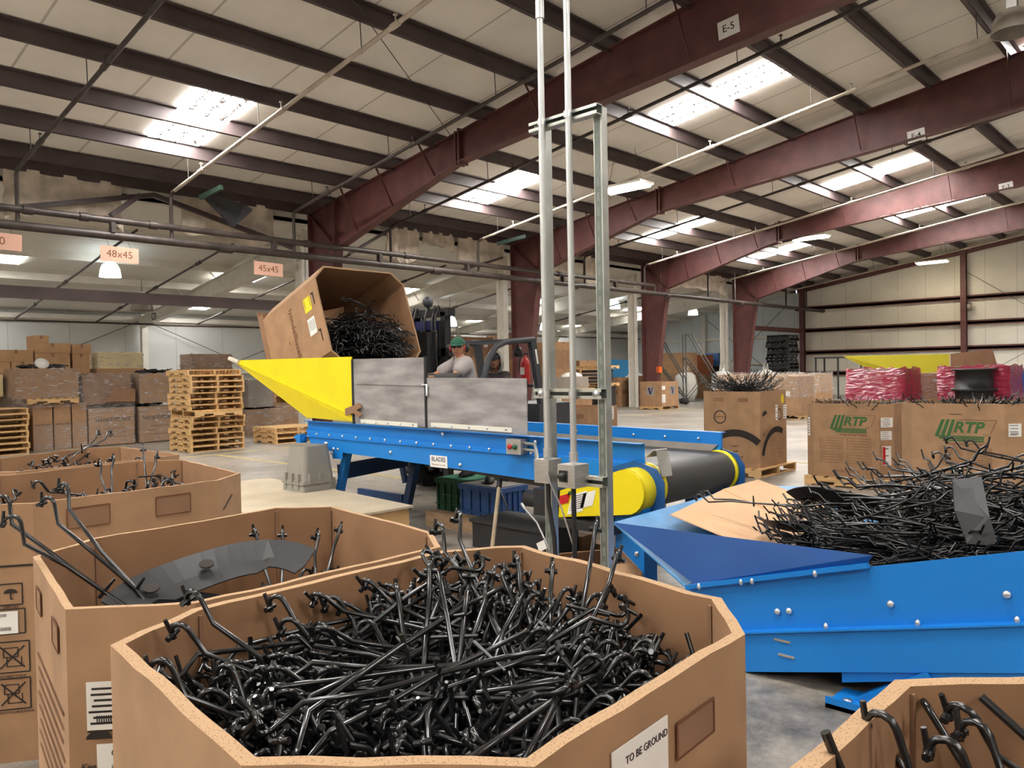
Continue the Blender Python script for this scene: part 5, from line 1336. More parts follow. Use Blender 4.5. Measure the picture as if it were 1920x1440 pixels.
def face_bits(root, M, k=1.0, moustache=False):
    m = MB()
    for s in (-1, 1): m.ball(M @ Vector((s*.031*k, .082*k, .008*k)), .0125*k, 12, 8)
    m.build('eyes', M_paper, root)
    m = MB()
    for s in (-1, 1): m.ball(M @ Vector((s*.031*k, .0925*k, .008*k)), .0055*k, 8, 6)
    m.build('irises', M_hair, root)
    m = MB()
    for s in (-1, 1): m.tube([M @ Vector((s*.014*k, .098*k, .031*k)), M @ Vector((s*.034*k, .094*k, .036*k)), M @ Vector((s*.052*k, .078*k, .029*k))], .0042*k, 6)
    if moustache:
        m.tube([M @ Vector((-.026*k, .084*k, -.058*k)), M @ Vector((-.012*k, .100*k, -.048*k)), M @ Vector((.012*k, .100*k, -.048*k)), M @ Vector((.026*k, .084*k, -.058*k))], .0042*k, 6)
        m.ball(M @ Vector((0, .080*k, -.100*k)), (.016, .014, .014), 10, 8)
    m.build('brows' if not moustache else 'brows_and_beard', M_hair, root)
    MB().tube([M @ Vector((-.022*k, .088*k, -.060*k)), M @ Vector((0, .0985*k, -.059*k)), M @ Vector((.022*k, .088*k, -.060*k))], .0055*k, 8).build('lips', M_lip, root)
def cap(root, M, mt, k=1.0):
    m = MB(); n, q = 24, 8; vs = []
    for j in range(q+1):
        th = PI*.52*j/q
        for i in range(n):
            an = 2*PI*i/n; vs.append(M @ Vector((.086*k*math.sin(th)*math.cos(an), .106*k*math.sin(th)*math.sin(an)-.004, .036*k+.082*k*math.cos(th))))
    m.add(vs, [(j*n+i, (j+1)*n+i, (j+1)*n+(i+1) % n, j*n+(i+1) % n) for j in range(q) for i in range(n)], 0, True)
    top = []; 
    for i in range(9):
        an = PI*.14+PI*.72*i/8; top.append((an, .080*k*math.cos(an), .1*k*math.sin(an)))
    inn = [M @ Vector((x, y, .036*k)) for _, x, y in top]; out = [M @ Vector((x*.95, y+.068*k*math.sin(a)**.7, .020*k+.006*abs(x)/.08)) for a, x, y in top]
    vs = inn+out+[v-Vector((0, 0, .005)) for v in inn+out]
    fs = []
    for i in range(8): fs += [(i, i+1, 9+i+1, 9+i), (18+i, 27+i, 27+i+1, 18+i+1), (9+i, 9+i+1, 27+i+1, 27+i)]
    m.add(vs, fs, 0, True)
    m.build('cap', mt, root)
# --- woman standing on the crates, leaning on the hopper
FZ = .385
hd = Vector((6.10, 6.58, 1.835)); fb = Vector((-.92, .38, 0)).normalized(); lf = Vector((-fb.y, fb.x, 0)); ls = Vector((-.38, -.92, 0)).normalized()   # ls: her side turned to the camera
wm = thing('person', (6.1, 6.4, FZ), 'person in a green cap, ear defenders and grey t-shirt leaning over the conveyor', 'person')
HM = basis(hd, (-.80, -.60, -.05))
pel = Vector((6.20, 6.50, 1.19)); nk = Vector((6.135, 6.565, 1.705)); ch = nk*.7+pel*.3+Vector((0, 0, .02))
shN = nk+ls*.165+Vector((0, 0, -.055)); shF = nk-ls*.165+Vector((0, 0, -.055))
elN = Vector((5.86, 6.42, 1.485)); wrN = Vector((5.66, 6.50, 1.50)); elF = Vector((5.88, 6.80, 1.49)); wrF = Vector((5.66, 6.68, 1.50))
kN = Vector((6.08, 6.38, .80)); kF = Vector((6.02, 6.55, .82)); aN = Vector((6.0, 6.0, FZ+.09)); aF = Vector((6.06, 6.38, FZ+.09))
hN = pel+ls*.09+Vector((0, 0, -.04)); hF = pel-ls*.09+Vector((0, 0, -.04))
aN = Vector((5.86, 5.86, FZ+.08)); kN = Vector((6.0, 6.2, .80))
V = [pel, pel*.55+ch*.45, ch, nk, nk*.35+hd*.65-Vector((0, 0, .03)), shN, elN, wrN, shF, elF, wrF, hN, kN, aN, hF, kF, aF]
E_ = [(0, 1), (1, 2), (2, 3), (3, 4), (2, 5), (5, 6), (6, 7), (2, 8), (8, 9), (9, 10), (0, 11), (11, 12), (12, 13), (0, 14), (14, 15), (15, 16)]
R_ = [(.13, .11), (.125, .105), (.135, .11), .055, .05, .05, .038, .028, .05, .038, .028, .085, .055, .038, .085, .055, .038]
m = MB(); v, f = skin_eval(V, E_, R_); m.add(v, f, 0, True)
h = head_mb(HM); m.add(h.v, h.f, 0, True)
hand_pts(m, wrN, wrN-elN, (0, 0, 1), -ls, 1, .6); hand_pts(m, wrF, wrF-elF, (0, 0, 1), ls, 1, .6)
fuse(m, .0065).build('body', SKIN, wm)
def grow(parts, V, E_, R_, g): 
    idx = sorted(set(i for e in parts for i in e)); mp = {i: k for k, i in enumerate(idx)}
    return skin_eval([V[i] for i in idx], [(mp[a], mp[b]) for a, b in parts], [tuple(q+g for q in (R_[i] if isinstance(R_[i], tuple) else (R_[i], R_[i]))) for i in idx], 2)
V2 = list(V); V2[6] = shN*.25+elN*.75; V2[9] = shF*.25+elF*.75; V2[3] = nk-Vector((0, 0, .03)); R2 = list(R_); R2[0] = (.15, .13); R2[1] = (.15, .13); R2[2] = (.155, .13); R2[3] = .068; R2[5] = .078; R2[8] = .078; R2[6] = .066; R2[9] = .066
v, f = grow([(0, 1), (1, 2), (2, 3), (2, 5), (5, 6), (2, 8), (8, 9)], V2, E_, R2, .018); MB().add(v, f, 0, True).build('t_shirt', M_shirt, wm)
v, f = grow([(0, 11), (11, 12), (12, 13), (0, 14), (14, 15), (15, 16)], V, E_, R_, .014); MB().add(v, f, 0, True).build('trousers', M_jean, wm)
for e, w in ((elN, wrN), (elF, wrF)): MB().tube([e*1.3-w*.3+Vector((0, 0, .02)), e, e*.5+w*.5, w], [.05, .056, .046, .036], 12).build('arm_sleeve', M_slv, wm)
for w, e, sd in ((wrN, elN, -ls), (wrF, elF, ls)):
    g = MB(); hand_pts(g, w, w-e, (0, 0, 1), sd, 1.06, .6)
    fuse(g, .006).build('work_glove', M_slv, wm)
def shoe(root, a, d):
    d = Vector(d).normalized(); s = d.cross(Vector((0, 0, 1))); b = Vector((a.x, a.y, a.z-.08)); m = MB()
    prof = [(-.07, .045, .09), (-.03, .046, .10), (.04, .048, .085), (.11, .050, .055), (.165, .040, .04), (.19, .012, .02)]
    vs = []
    for x, w, h in prof:
        for q in ((-w, 0), (-w, h*.5), (-w*.55, h), (w*.55, h), (w, h*.5), (w, 0)): vs.append(b+d*x+s*q[0]+Vector((0, 0, q[1])))
    fs = [(i*6+j, i*6+(j+1) % 6, (i+1)*6+(j+1) % 6, (i+1)*6+j) for i in range(5) for j in range(6)]+[tuple(reversed(range(6))), tuple(range(30, 36))]
    m.add(vs, fs, 0, True).build('shoe', M_shoe, root)
shoe(wm, aN, (-.6, -.5, 0)); shoe(wm, aF, (-.85, -.2, 0))
face_bits(wm, HM); cap(wm, HM, M_cap)
m = MB()
for s in (-1, 1): m.mbox(HM @ Matrix.Translation((s*.033, .101, .008)), (.05, .004, .030))
m.tube([HM @ Vector((-.078, .0, .012)), HM @ Vector((-.060, .085, .014)), HM @ Vector((0, .106, .016)), HM @ Vector((.060, .085, .014)), HM @ Vector((.078, .0, .012))], .0028, 6).build('safety_glasses', film_mat('clear_brown_lens', (84, 62, 56), .75), wm)
em = MB()
for s in (-1, 1): em.ball(HM @ Vector((s*.102, -.008, -.012)), (.030, .038, .050), 14, 10)
em.tube([HM @ Vector((-.1, -.01, .0)), HM @ Vector((-.09, -.06, -.02)), HM @ Vector((0, -.12, -.02)), HM @ Vector((.09, -.06, -.02)), HM @ Vector((.1, -.01, .0))], .008, 8).build('ear_defenders', M_black2, wm)
em = MB()
for s in (-1, 1): em.lathe([(.035, -.006), (.040, 0), (.035, .006)], HM @ Matrix.Translation((s*.086, -.006, -.012)) @ Matrix.Rotation(PI/2, 4, 'Y'), 16)
em.build('ear_cushions', mat('coral_red_cushion', (196, 70, 66), .6), wm)
m = MB(); m.ball(HM @ Vector((0, -.045, -.015)), (.068, .06, .075), 16, 10); m.build('hair', M_hair, wm)
# --- man driving the forklift
mn = thing('person', (7.7, 7.53, .93), 'person in a black cap and grey hood sitting on the forklift', 'person')
hd = Vector((7.56, 7.43, 1.695)); HM = basis(hd, (-.80, -.52, -.06)); fb = Vector((-1, 0, 0)); ls = Vector((0, -1, 0))
pel = Vector((7.76, 7.53, 1.02)); nk = Vector((7.64, 7.50, 1.545)); ch = nk*.7+pel*.3
shN = nk+ls*.18+Vector((0, 0, -.07)); shF = nk-ls*.18+Vector((0, 0, -.07)); elN = Vector((7.52, 7.25, 1.22)); wrN = Vector((7.30, 7.38, 1.20)); elF = Vector((7.52, 7.80, 1.22)); wrF = Vector((7.30, 7.66, 1.20))
hN = pel+ls*.1; hF = pel-ls*.1; kN = Vector((7.34, 7.40, 1.02)); kF = Vector((7.34, 7.68, 1.02)); aN = Vector((7.22, 7.40, .70)); aF = Vector((7.22, 7.68, .70))
V = [pel, pel*.55+ch*.45, ch, nk, nk*.35+hd*.65-Vector((0, 0, .03)), shN, elN, wrN, shF, elF, wrF, hN, kN, aN, hF, kF, aF]
m = MB(); v, f = skin_eval(V, E_, R_); m.add(v, f, 0, True); h = head_mb(HM); m.add(h.v, h.f, 0, True)
hand_pts(m, wrN, wrN-elN, (0, 0, 1), -ls, 1, .8); hand_pts(m, wrF, wrF-elF, (0, 0, 1), ls, 1, .8)
fuse(m, .0065).build('body', SKIN2, mn)
V2 = list(V); R2 = list(R_); R2[3] = .07; R2[5] = .075; R2[8] = .075; R2[6] = .055; R2[9] = .055; R2[7] = .042; R2[10] = .042; V2[3] = nk-Vector((0, 0, .03))
v, f = grow([(0, 1), (1, 2), (2, 3), (2, 5), (5, 6), (6, 7), (2, 8), (8, 9), (9, 10)], V2, E_, R2, .02); MB().add(v, f, 0, True).build('jacket', M_camo, mn)
v, f = grow([(0, 11), (11, 12), (12, 13), (0, 14), (14, 15), (15, 16)], V, E_, R_, .014); MB().add(v, f, 0, True).build('trousers', M_jean, mn)
shoe(mn, aN, (-1, 0, 0)); shoe(mn, aF, (-1, 0, 0))
face_bits(mn, HM, 1, True); cap(mn, HM, M_capb)
m = MB(); n, q = 26, 14; vs = []           # hood open at the face
for j in range(q+1):
    th = 1.0+(PI*.98-1.0)*j/q
    for i in range(n):
        an = 2*PI*i/n; w = .5-.5*math.cos(th)
        x, z = math.sin(th)*math.cos(an)*.116, math.sin(th)*math.sin(an)*.150; y = .125*math.cos(th)-.012
        if z < 0: x *= 1.0+.35*(-z/.15); z *= 1.25
        vs.append(HM @ Vector((x, y, z+.0)))
m.add(vs, [(j*n+i, (j+1)*n+i, (j+1)*n+(i+1) % n, j*n+(i+1) % n) for j in range(q) for i in range(n)], 0, True).build('hood', M_hood, mn)
# ================================================================ pallets
def make_pallet(lx=1.02, ly=1.17, h=.12, mt=None, name='wooden_pallet', boards=7):
    """root at the centre underneath; runners along x"""
    t = thing(name, (0, 0, 0), 'x', 'pallet')
    for y in (-ly/2+.02, 0, ly/2-.02): MB().box((-lx/2, y-.019, .056), (lx/2, y+.019, h-.016)).box((-lx/2, y-.019, .016), (-lx*.32, y+.019, .056)).box((-lx*.12, y-.019, .016), (lx*.12, y+.019, .056)).box((lx*.32, y-.019, .016), (lx/2, y+.019, .056)).build('stringer', mt or M_wood, t)
    for i in range(boards):
        x = -lx/2+.05+(lx-.1)*i/(boards-1); MB().box((x-.048, -ly/2, h-.016), (x+.048, ly/2, h)).build('deck_board', mt or M_wood, t)
    for i in range(4):
        x = -lx/2+.05+(lx-.1)*i/3; MB().box((x-.045, -ly/2, 0), (x+.045, ly/2, .016)).build('bottom_board', mt or M_wood, t)
    return t
pal = make_pallet()
used = [0]
def pallet(x, y, z, rz, label, group=None):
    if not used[0]:
        used[0] = 1; pal.location = (x, y, z); pal.rotation_euler = (0, 0, rz); pal['label'] = label
        if group: pal['group'] = group
        return pal
    r = copy_tree(pal, (x, y, z), rz, label, group)
    if not group and 'group' in r: del r['group']
    return r
rnd = random.Random(5)
for k in range(14):
    lb = 'wooden pallet in the tall stack before the wrapped boxes'
    pallet(7.68+rnd.uniform(-.03, .03), 16.2+rnd.uniform(-.03, .03), k*.1215, 0 if k == 6 else PI/2, lb, 'pallets of the tall stack')
for k in range(8):
    pallet(4.42+rnd.uniform(-.02, .02), 19.2+rnd.uniform(-.02, .02), k*.1215, PI/2, 'wooden pallet in the stack at the left edge', 'pallets of the left edge stack')
for k in range(3):
    pallet(9.75+rnd.uniform(-.02, .02), 16.45+rnd.uniform(-.02, .02), k*.1215, PI/2, 'wooden pallet in the low stack by the conveyor tail', 'pallets of the low stack')
# ================================================================ right hand bulk boxes
def oct_(x0, x1, y0, y1, c): return [(x0+c, y0), (x1-c, y0), (x1, y0+c), (x1, y1-c), (x1-c, y1), (x0+c, y1), (x0, y1-c), (x0, y0+c)]
def rim_heap(poly, z, n, seed, lb, up=.12, ym=.3):
    rnd = random.Random(seed); m = MB(); inn = inset(poly, .03); k_ = tr = 0
    xs = [p[0] for p in poly]; ys = [p[1] for p in poly]
    while k_ < n and tr < n*80:
        tr += 1
        x = rnd.uniform(min(xs)+.2, max(xs)-.2); y = rnd.uniform(min(ys)+.2, max(ys)-.2)
        M = pose(Vector((x, y, z-rnd.uniform(-up*.4, .12))), rnd.uniform(0, PI), rnd.gauss(0, ym), rnd.uniform(-1, 1)); k = rnd.randrange(4)
        if all(inside(inn, t.x, t.y) or (t.z > z+.03 and inside(poly, t.x, t.y, -.1)) for t in tips_of(RUN[k][1], M)) and all(t.z < z+up+.1 for t in tips_of(RUN[k][1], M)):
            m.add([M @ v for v in SIMPLE[k].v], SIMPLE[k].f, 0, True); k_ += 1
    return m.build('plastic_runner_pile', M_black, None, lb, 'plastic runners', None, 'stuff')
def logo(root, M, k):
    m = MB(); T = lambda x, y: M @ Matrix.Translation((x*k, y*k, 0))
    for i in range(3):
        x = -.20+.042*i; m.sheet([T(x+.035, .1).translation, T(x-.02, -.045-.018*i).translation, T(x+.012, -.045-.018*i).translation, T(x+.063, .1).translation][::-1], .001)
        m.sheet([T(-.215+.03*i, -.045-.018*i-.0).translation, T(-.22+.03*i, -.058-.018*i).translation, T(.17, -.058-.018*i).translation, T(.175, -.045-.018*i).translation], .001)
    m.text('RTP', T(.045, .028), .135*k, bold=.0045*k, shear=.25).text('Co.', T(.185, -.03), .03*k)
    m.build('green_print', M_green, root)
    m = MB(); m.text('Imagineering Plastics', T(.03, -.115), .036*k, shear=.2)
    for a, b in (((-.08, -.035), (-.03, .1)), ((-.03, .1), (.27, .1)), ((.27, .1), (.215, -.035))): m.bar(T(*a).translation, T(*b).translation, .003, .003)
    m.build('thin_print', M_inkb, root)
def fine_print(root, M, w, h, rows=2, cols=2):
    m = MB()
    for r in range(rows):
        for c in range(cols):
            x0 = -w/2+c*w/cols*1.05; y0 = h/2-r*h/rows*1.05
            ww, hh = w/cols*.85, h/rows*.8
            for a, b, cc, d in ((x0+ww/2, y0, ww, .003), (x0+ww/2, y0-hh, ww, .003), (x0, y0-hh/2, .003, hh), (x0+ww, y0-hh/2, .003, hh)): m.mbox(M @ Matrix.Translation((a, b, 0)), (cc, d, .001))
            for k in range(3): m.mbox(M @ Matrix.Translation((x0+ww/2, y0-hh*(.25+.25*k), 0)), (ww*.9, .004, .001))
    m.build('fine_print', M_inkb, root)
PR1 = oct_(10.1, 11.15, 3.18, 4.26, .13); PR2 = oct_(9.0, 10.05, 1.62, 2.76, .14); PCv = oct_(10.3, 11.25, 4.98, 5.86, .05)
pallet(10.62, 3.72, 0, PI/2, 'wooden pallet under the carton next to the round-logo carton'); pallet(9.52, 2.19, 0, PI/2, 'wooden pallet under the nearest green-lettered carton'); pallet(10.78, 5.42, 0, PI/2, 'wooden pallet under the carton with black arc print')
b1 = bulk_box('bulk_box', 'carton with green RTP print and three white labels, beside arc-printed carton', PR1, .12, 1.06, .016, wob=.004, seed=11)
logo(b1, face(PR1, 6, .47, .80), 1.15); fine_print(b1, face(PR1, 6, .42, .45), .66, .34)
MB().text('DO NOT STACK', face(PR1, 6, .42, .2), .045).build('warning_print', M_inkb, b1)
label_at(b1, face(PR1, 7, .095, .83), .15, .12); label_at(b1, face(PR1, 7, .085, .67), .14, .11, 4)
rl = label_at(b1, face(PR1, 7, .09, .42), .11, .24, 3); MB().mbox(face(PR1, 7, .055, .42, .006), (.035, .22, .001)).build('red_band', M_red, rl)
label_at(b1, face(PR1, 5, .06, .75), .06, .24, 6)
b2 = bulk_box('bulk_box', 'closest carton with green RTP print, behind the black heap', PR2, .12, 1.13, .016, wob=.004, seed=12)
logo(b2, face(PR2, 6, .48, .85), 1.15); fine_print(b2, face(PR2, 6, .52, .58), .5, .2)
label_at(b2, face(PR2, 7, .1, .87), .13, .13, 4, bars=8); MB().mbox(face(PR2, 6, .42, 1.02), (.12, .006, .001)).build('print_line', M_ink, b2)
label_at(b2, face(PR2, 0, .12, .9), .09, .14, 3, M_yel_l, 'yellow_label')
b3 = bulk_box('bulk_box', 'tall carton printed with black arcs and a ring logo, on a pallet', PCv, .12, 1.20, .014, wob=.003, seed=13)
def arc(m, M, r0, r1, a0, a1, n=16):
    vs = []
    for i in range(n+1):
        a = a0+(a1-a0)*i/n; vs += [M @ Vector((r0*math.cos(a), r0*math.sin(a), 0)), M @ Vector((r1*math.cos(a), r1*math.sin(a), 0))]
    m.add(vs, [(2*i, 2*i+2, 2*i+3, 2*i+1) for i in range(n)])
    return m
m = MB(); arc(m, face(PCv, 6, .24, .83), .082, .098, 0, 2*PI, 32); m.text('COVESTRO', face(PCv, 6, .24, .83), .034)
arc(m, face(PCv, 6, .48, .08), .48, .58, PI*.27, PI*.74)
m.text('rolon*', face(PCv, 6, .52, .42), .04, align='RIGHT').text('lend*', face(PCv, 6, .52, .345), .04, align='RIGHT').text('roblend*', face(PCv, 6, .60, .27), .04, align='RIGHT')
arc(m, face(PCv, 0, .52, .18), .42, .50, PI*.36, PI*.92); arc(m, face(PCv, 0, .62, .85), .07, .084, 0, 2*PI, 24); m.prism([(math.cos(k*PI/8)*.075, math.sin(k*PI/8)*.06) for k in range(9)], 0, .001, M=face(PCv, 0, .14, .86) @ Matrix.Rotation(.3, 4, 'Z'))
for k, h in enumerate((.10, .14, .17)):
    for a, b, c, d in ((0, h/2, .045, .004), (0, 0, .045, .004), (-.022, h/4, .004, h/2), (.022, h/4, .004, h/2)): m.mbox(face(PCv, 0, .1+.07*k, .56) @ Matrix.Translation((a, b, 0)), (c, d, .001))
for k in range(4): m.text(('xxxxx', 'xxxxx', 'xxxxxx', 'xx')[k].replace('x', '-'), face(PCv, 0, .58, .42-.06*k), .05)
m.build('black_print', M_ink, b3)
for s in (.22, .60): hand_hole(b3, face(PCv, 6, s, 1.08), .14, .045)
label_at(b3, face(PCv, 0, .72, 1.07), .08, .12, 2, M_yel_l, 'yellow_label'); label_at(b3, face(PCv, 0, .52, .88), .07, .22, 3); label_at(b3, face(PCv, 0, .80, .88), .1, .2, 5)
rim_heap(PR1, .99, 52, 21, 'black runners filling the carton beside the arc-printed one', .05, .16); rim_heap(PR2, 1.06, 66, 22, 'black runners filling the closest green-lettered carton', .05, .16); rim_heap(PCv, 1.20, 62, 23, 'black runners heaped high out of the arc-printed carton', .2, .4)
# carton half hidden behind the conveyor
PO = oct_(9.3, 10.3, 7.3, 9.05, .12)
b4 = bulk_box('bulk_box', 'open empty carton standing behind the conveyor and the steel posts', PO, 0, .97, .016, wob=.003, seed=14)
label_at(b4, face(PO, 0, .35, .78), .1, .12, 2, M_yel_l, 'yellow_label'); label_at(b4, face(PO, 0, .60, .86), .14, .2, 4); hand_hole(b4, face(PO, 7, .05, .85), .1, .05)
# ================================================================ wrapped and stacked loads in the middle distance
def film_wrap(root, x0, x1, y0, y1, z0, z1, mt, seed=0, flare=0.0, name='stretch_film'):
    rnd = random.Random(seed); m = MB(); per = []; n = 10; q = 8
    for i in range(n): per.append((x0+(x1-x0)*i/n, y0))
    for i in range(n): per.append((x1, y0+(y1-y0)*i/n))
    for i in range(n): per.append((x1-(x1-x0)*i/n, y1))
    for i in range(n): per.append((x0, y1-(y1-y0)*i/n))
    N = len(per); cx, cy = (x0+x1)/2, (y0+y1)/2; vs = []
    for j in range(q+1):
        f = j/q
        for i, (x, y) in enumerate(per):
            g = 1+.02+.03*rnd.random()+flare*(1-f)
            vs.append((cx+(x-cx)*g, cy+(y-cy)*g, z0+(z1-z0)*f+(rnd.uniform(-.04, .04) if j in (0, q) else 0)))
    m.add(vs, [(j*N+i, j*N+(i+1) % N, (j+1)*N+(i+1) % N, (j+1)*N+i) for j in range(q) for i in range(N)], 0, True)
    return m.build(name, mt, root)
def load(x0, x1, y0, y1, z0, z1, lb, mt=None, film=None, seed=1, f0=0.0, f1=1.0, flare=.0, group=None, name='wrapped_carton', cat='carton'):
    t = thing(name, ((x0+x1)/2, (y0+y1)/2, z0), lb, cat, group)
    MB().box((x0, y0, z0), (x1, y1, z1)).build('carton_body', mt or M_card, t)
    MB().box((x0+.02, (y0+y1)/2-.004, z1), (x1-.02, (y0+y1)/2+.004, z1+.003)).build('top_seam', M_carddk, t)
    if film: film_wrap(t, x0, x1, y0, y1, z0+(z1-z0)*f0, z0+(z1-z0)*f1+.01, film, seed, flare)
    return t
# left cluster (in the lean-to, front faces towards the hall)
for x0, x1, lb, w in ((5.22, 5.60, 'leftmost of the three narrow cartons under stretch film', 'SHAKESPEARE'), (5.63, 5.97, 'middle one of the three narrow cartons under stretch film', 'THE BELLOWS'), (6.0, 6.30, 'rightmost of the three narrow cartons under stretch film', None)):
    t = load(x0, x1, 19.2, 19.9, .0, 1.02, lb, None, M_film, int(x0*10), 0, .55)
    if w: MB().text(w, frame_m(((x0+x1)/2, 19.197, .56), (1, 0, 0), (0, 0, 1)), .045, bold=.001).build('printing', M_ink, t)
for x0, x1, h, lb in ((6.34, 7.34, .87, 'wrapped brown carton reading SHAKESPEARE, left one of two'), (7.46, 8.32, .86, 'wrapped brown carton reading SHAKESPEARE, beside the tall pallet stack')):
    t = load(x0, x1, 19.2, 20.1, .02, h, lb, None, M_film, int(x0*10), 0, 1.0)
    MB().text('SHAKESPEARE', frame_m(((x0+x1)/2+.03, 19.196, .60), (1, 0, 0), (0, 0, 1)), .125, bold=.0015).build('printing', M_ink, t)
    m = MB()
    for k in range(3): m.mbox(frame_m(((x0+x1)/2, 19.196, .40-.1*k), (1, 0, 0), (0, 0, 1)), ((x1-x0)*.6, .012, .001))
    m.build('small_print', M_inkb, t)
def lumps(x0, x1, y0, y1, z, lb, seed, n=14, r=.09, mt=None):
    rnd = random.Random(seed); m = MB()
    for k in range(n):
        c = Vector((rnd.uniform(x0+r, x1-r), rnd.uniform(y0+r, y1-r), z+rnd.uniform(.01, .05)))
        m.mbox(Matrix.Translation(c) @ Matrix.Rotation(rnd.uniform(0, 3), 4, 'Z') @ Matrix.Rotation(rnd.uniform(-.5, .5), 4, 'X'), (rnd.uniform(r, r*3), rnd.uniform(r*.6, r*2), .03))
        m.tube([c, c+Vector((rnd.uniform(-.2, .2), rnd.uniform(-.1, .1), .05)), c+Vector((rnd.uniform(-.25, .25), 0, .01))], .015, 6)
    return m.build('scrap_plastic', mt or M_black2, None, lb, 'plastic scrap', None, 'stuff')
lumps(6.4, 7.3, 19.25, 20.0, .88, 'black plastic scrap lying on the left SHAKESPEARE carton', 3, 16); lumps(7.5, 8.3, 19.25, 20.0, .87, 'black plastic scrap lying on the right SHAKESPEARE carton', 4, 16)
pallet(5.6, 19.65, 1.025, 0, 'wooden pallet lying on top of the three narrow cartons')
load(4.95, 6.15, 19.2, 20.1, 1.145, 1.80, 'wide wrapped box on the upper pallet at the left', None, M_film, 8, -.3, 1.0, .14); lumps(5.05, 6.0, 19.3, 20.0, 1.80, 'black plastic scrap heaped in the wide wrapped box on upper pallet', 6, 20)
MB().lathe([(.001, 0), (.14, 0), (.14, .03), (.001, .035)], Matrix.Translation((5.45, 19.3, 1.9)) @ Matrix.Rotation(.9, 4, 'X'), 18).build('round_cover', M_paper, None, 'round white lid on top of the wide wrapped box', 'cover')
load(6.25, 7.3, 19.25, 20.1, .96, 1.66, 'wrapped box with a torn flap on the left SHAKESPEARE carton', M_carddk, M_film, 9, -.2, 1.0, .10)
MB().sheet([(6.7, 19.16, 1.02), (7.35, 19.16, 1.0), (7.38, 19.2, 1.3), (6.9, 19.2, 1.34)], .008).build('torn_flap', M_carddk, None, 'torn cardboard flap hanging off the wrapped box', 'cardboard sheet')
load(7.5, 8.34, 19.25, 20.1, .95, 1.66, 'wrapped brown box on the right SHAKESPEARE carton', None, M_film, 10, 0, 1.0, .02); lumps(7.55, 8.3, 19.3, 20.0, 1.67, 'black plastic scrap on top of the wrapped brown box', 7, 18)
load(6.95, 8.0, 20.3, 21.0, 1.80, 2.20, 'cream foam block wrapped in film on top of the cartons', M_foam, M_film, 11, 0, 1)
load(6.9, 8.05, 20.25, 21.1, 0, 1.80, 'plain carton under the cream foam block', M_cardlt)
load(8.82, 9.86, 19.3, 20.0, 1.76, 2.13, 'wrapped brown carton with a white label behind the pallet stack', M_carddk, M_film, 12, 0, 1)
load(8.8, 9.9, 19.3, 20.2, 0, 1.76, 'tall plain carton hidden behind the tall pallet stack', M_card)
for x0, x1, y0, z0, z1, lb in ((4.56, 4.85, 20.3, 1.972, 2.28, 'small orange-brown carton at the left edge top'), (4.88, 5.56, 20.3, 1.976, 2.24, 'orange-brown flat carton left of the two stacked ones'), (5.6, 6.35, 20.3, 2.17, 2.40, 'upper one of the two stacked orange-brown cartons'), (5.6, 6.33, 20.3, 1.697, 2.165, 'lower one of the two stacked orange-brown cartons'),
        (6.4, 6.82, 20.35, 2.16, 2.38, 'open carton right of the stacked orange-brown cartons'), (6.4, 6.78, 20.35, 1.697, 2.155, 'squashed carton under the open one'), (5.62, 5.92, 20.4, 2.405, 2.58, 'little carton with white labels on top of all'), (4.55, 5.1, 20.3, 1.7, 1.97, 'orange-brown carton low at the left edge'), (5.12, 5.58, 20.3, 1.7, 1.975, 'orange-brown carton under the flat one')):
    t = cbox('carton', x0, x1, y0, y0+.6, z0, z1, lb, M_cardlt, 'orange-brown cartons piled at the left')
cbox('carton', 4.5, 6.85, 20.3, 21.2, 0, 1.695, 'broad base carton carrying the orange-brown cartons', M_card)
cbox('foam_block', 4.3, 4.85, 19.9, 20.2, 1.2, 1.68, 'cream foam block at the left edge by the wide wrapped box', M_foam, tape=False)
# behind the tall stack
load(10.25, 10.95, 19.2, 20.0, .72, 1.45, 'wrapped pale box right of the tall pallet stack', M_skirt, M_film, 13, 0, 1); load(10.15, 11.2, 19.1, 20.1, 0, .66, 'wrapped low brown box right of the tall pallet stack', M_card, M_film, 14, 0, 1); lumps(10.2, 11.1, 19.2, 20.0, .66, 'black plastic scrap between the two wrapped boxes', 9, 20)
load(11.3, 12.2, 19.3, 20.2, 0, .68, 'brown carton behind the low pallet stack', M_card, M_film, 15, .5, 1)
load(11.4, 12.4, 20.5, 21.4, 0, 1.1, 'pale wrapped carton behind the conveyor tail', M_cardlt, M_film, 16, .4, 1)
# cartons stacked in the lean-to behind the forklift
st = [(17.6, 20.8, 0, 1.0), (17.6, 20.8, 1.0, 1.95), (17.7, 20.8, 1.95, 2.75), (18.95, 21.0, 0, 1.0), (18.95, 21.0, 1.0, 2.0), (19.0, 21.0, 2.0, 2.85), (20.3, 21.2, 0, 1.1), (20.3, 21.2, 1.1, 2.1), (20.35, 21.2, 2.1, 2.85), (21.6, 20.6, 0, 1.0), (21.6, 20.6, 1.0, 2.0), (21.65, 20.6, 2.0, 2.95)]
nm = ['leftmost', 'second', 'third', 'rightmost']; lv = ['bottom', 'middle', 'top']
for i, (x, y, z0, z1) in enumerate(st):
    t = cbox('carton', x, x+1.15, y, y+1.1, z0, z1, '%s carton of the %s stack behind the forklift' % (lv[i % 3], nm[i // 3]), (M_card, M_cardlt, M_carddk)[i % 3 if i != 4 else 1], 'cartons stacked behind the forklift')
    label_at(t, frame_m((x+.75, y-.004, (z0+z1)/2+.1), (1, 0, 0), (0, 0, 1)), .2, .2, 3)
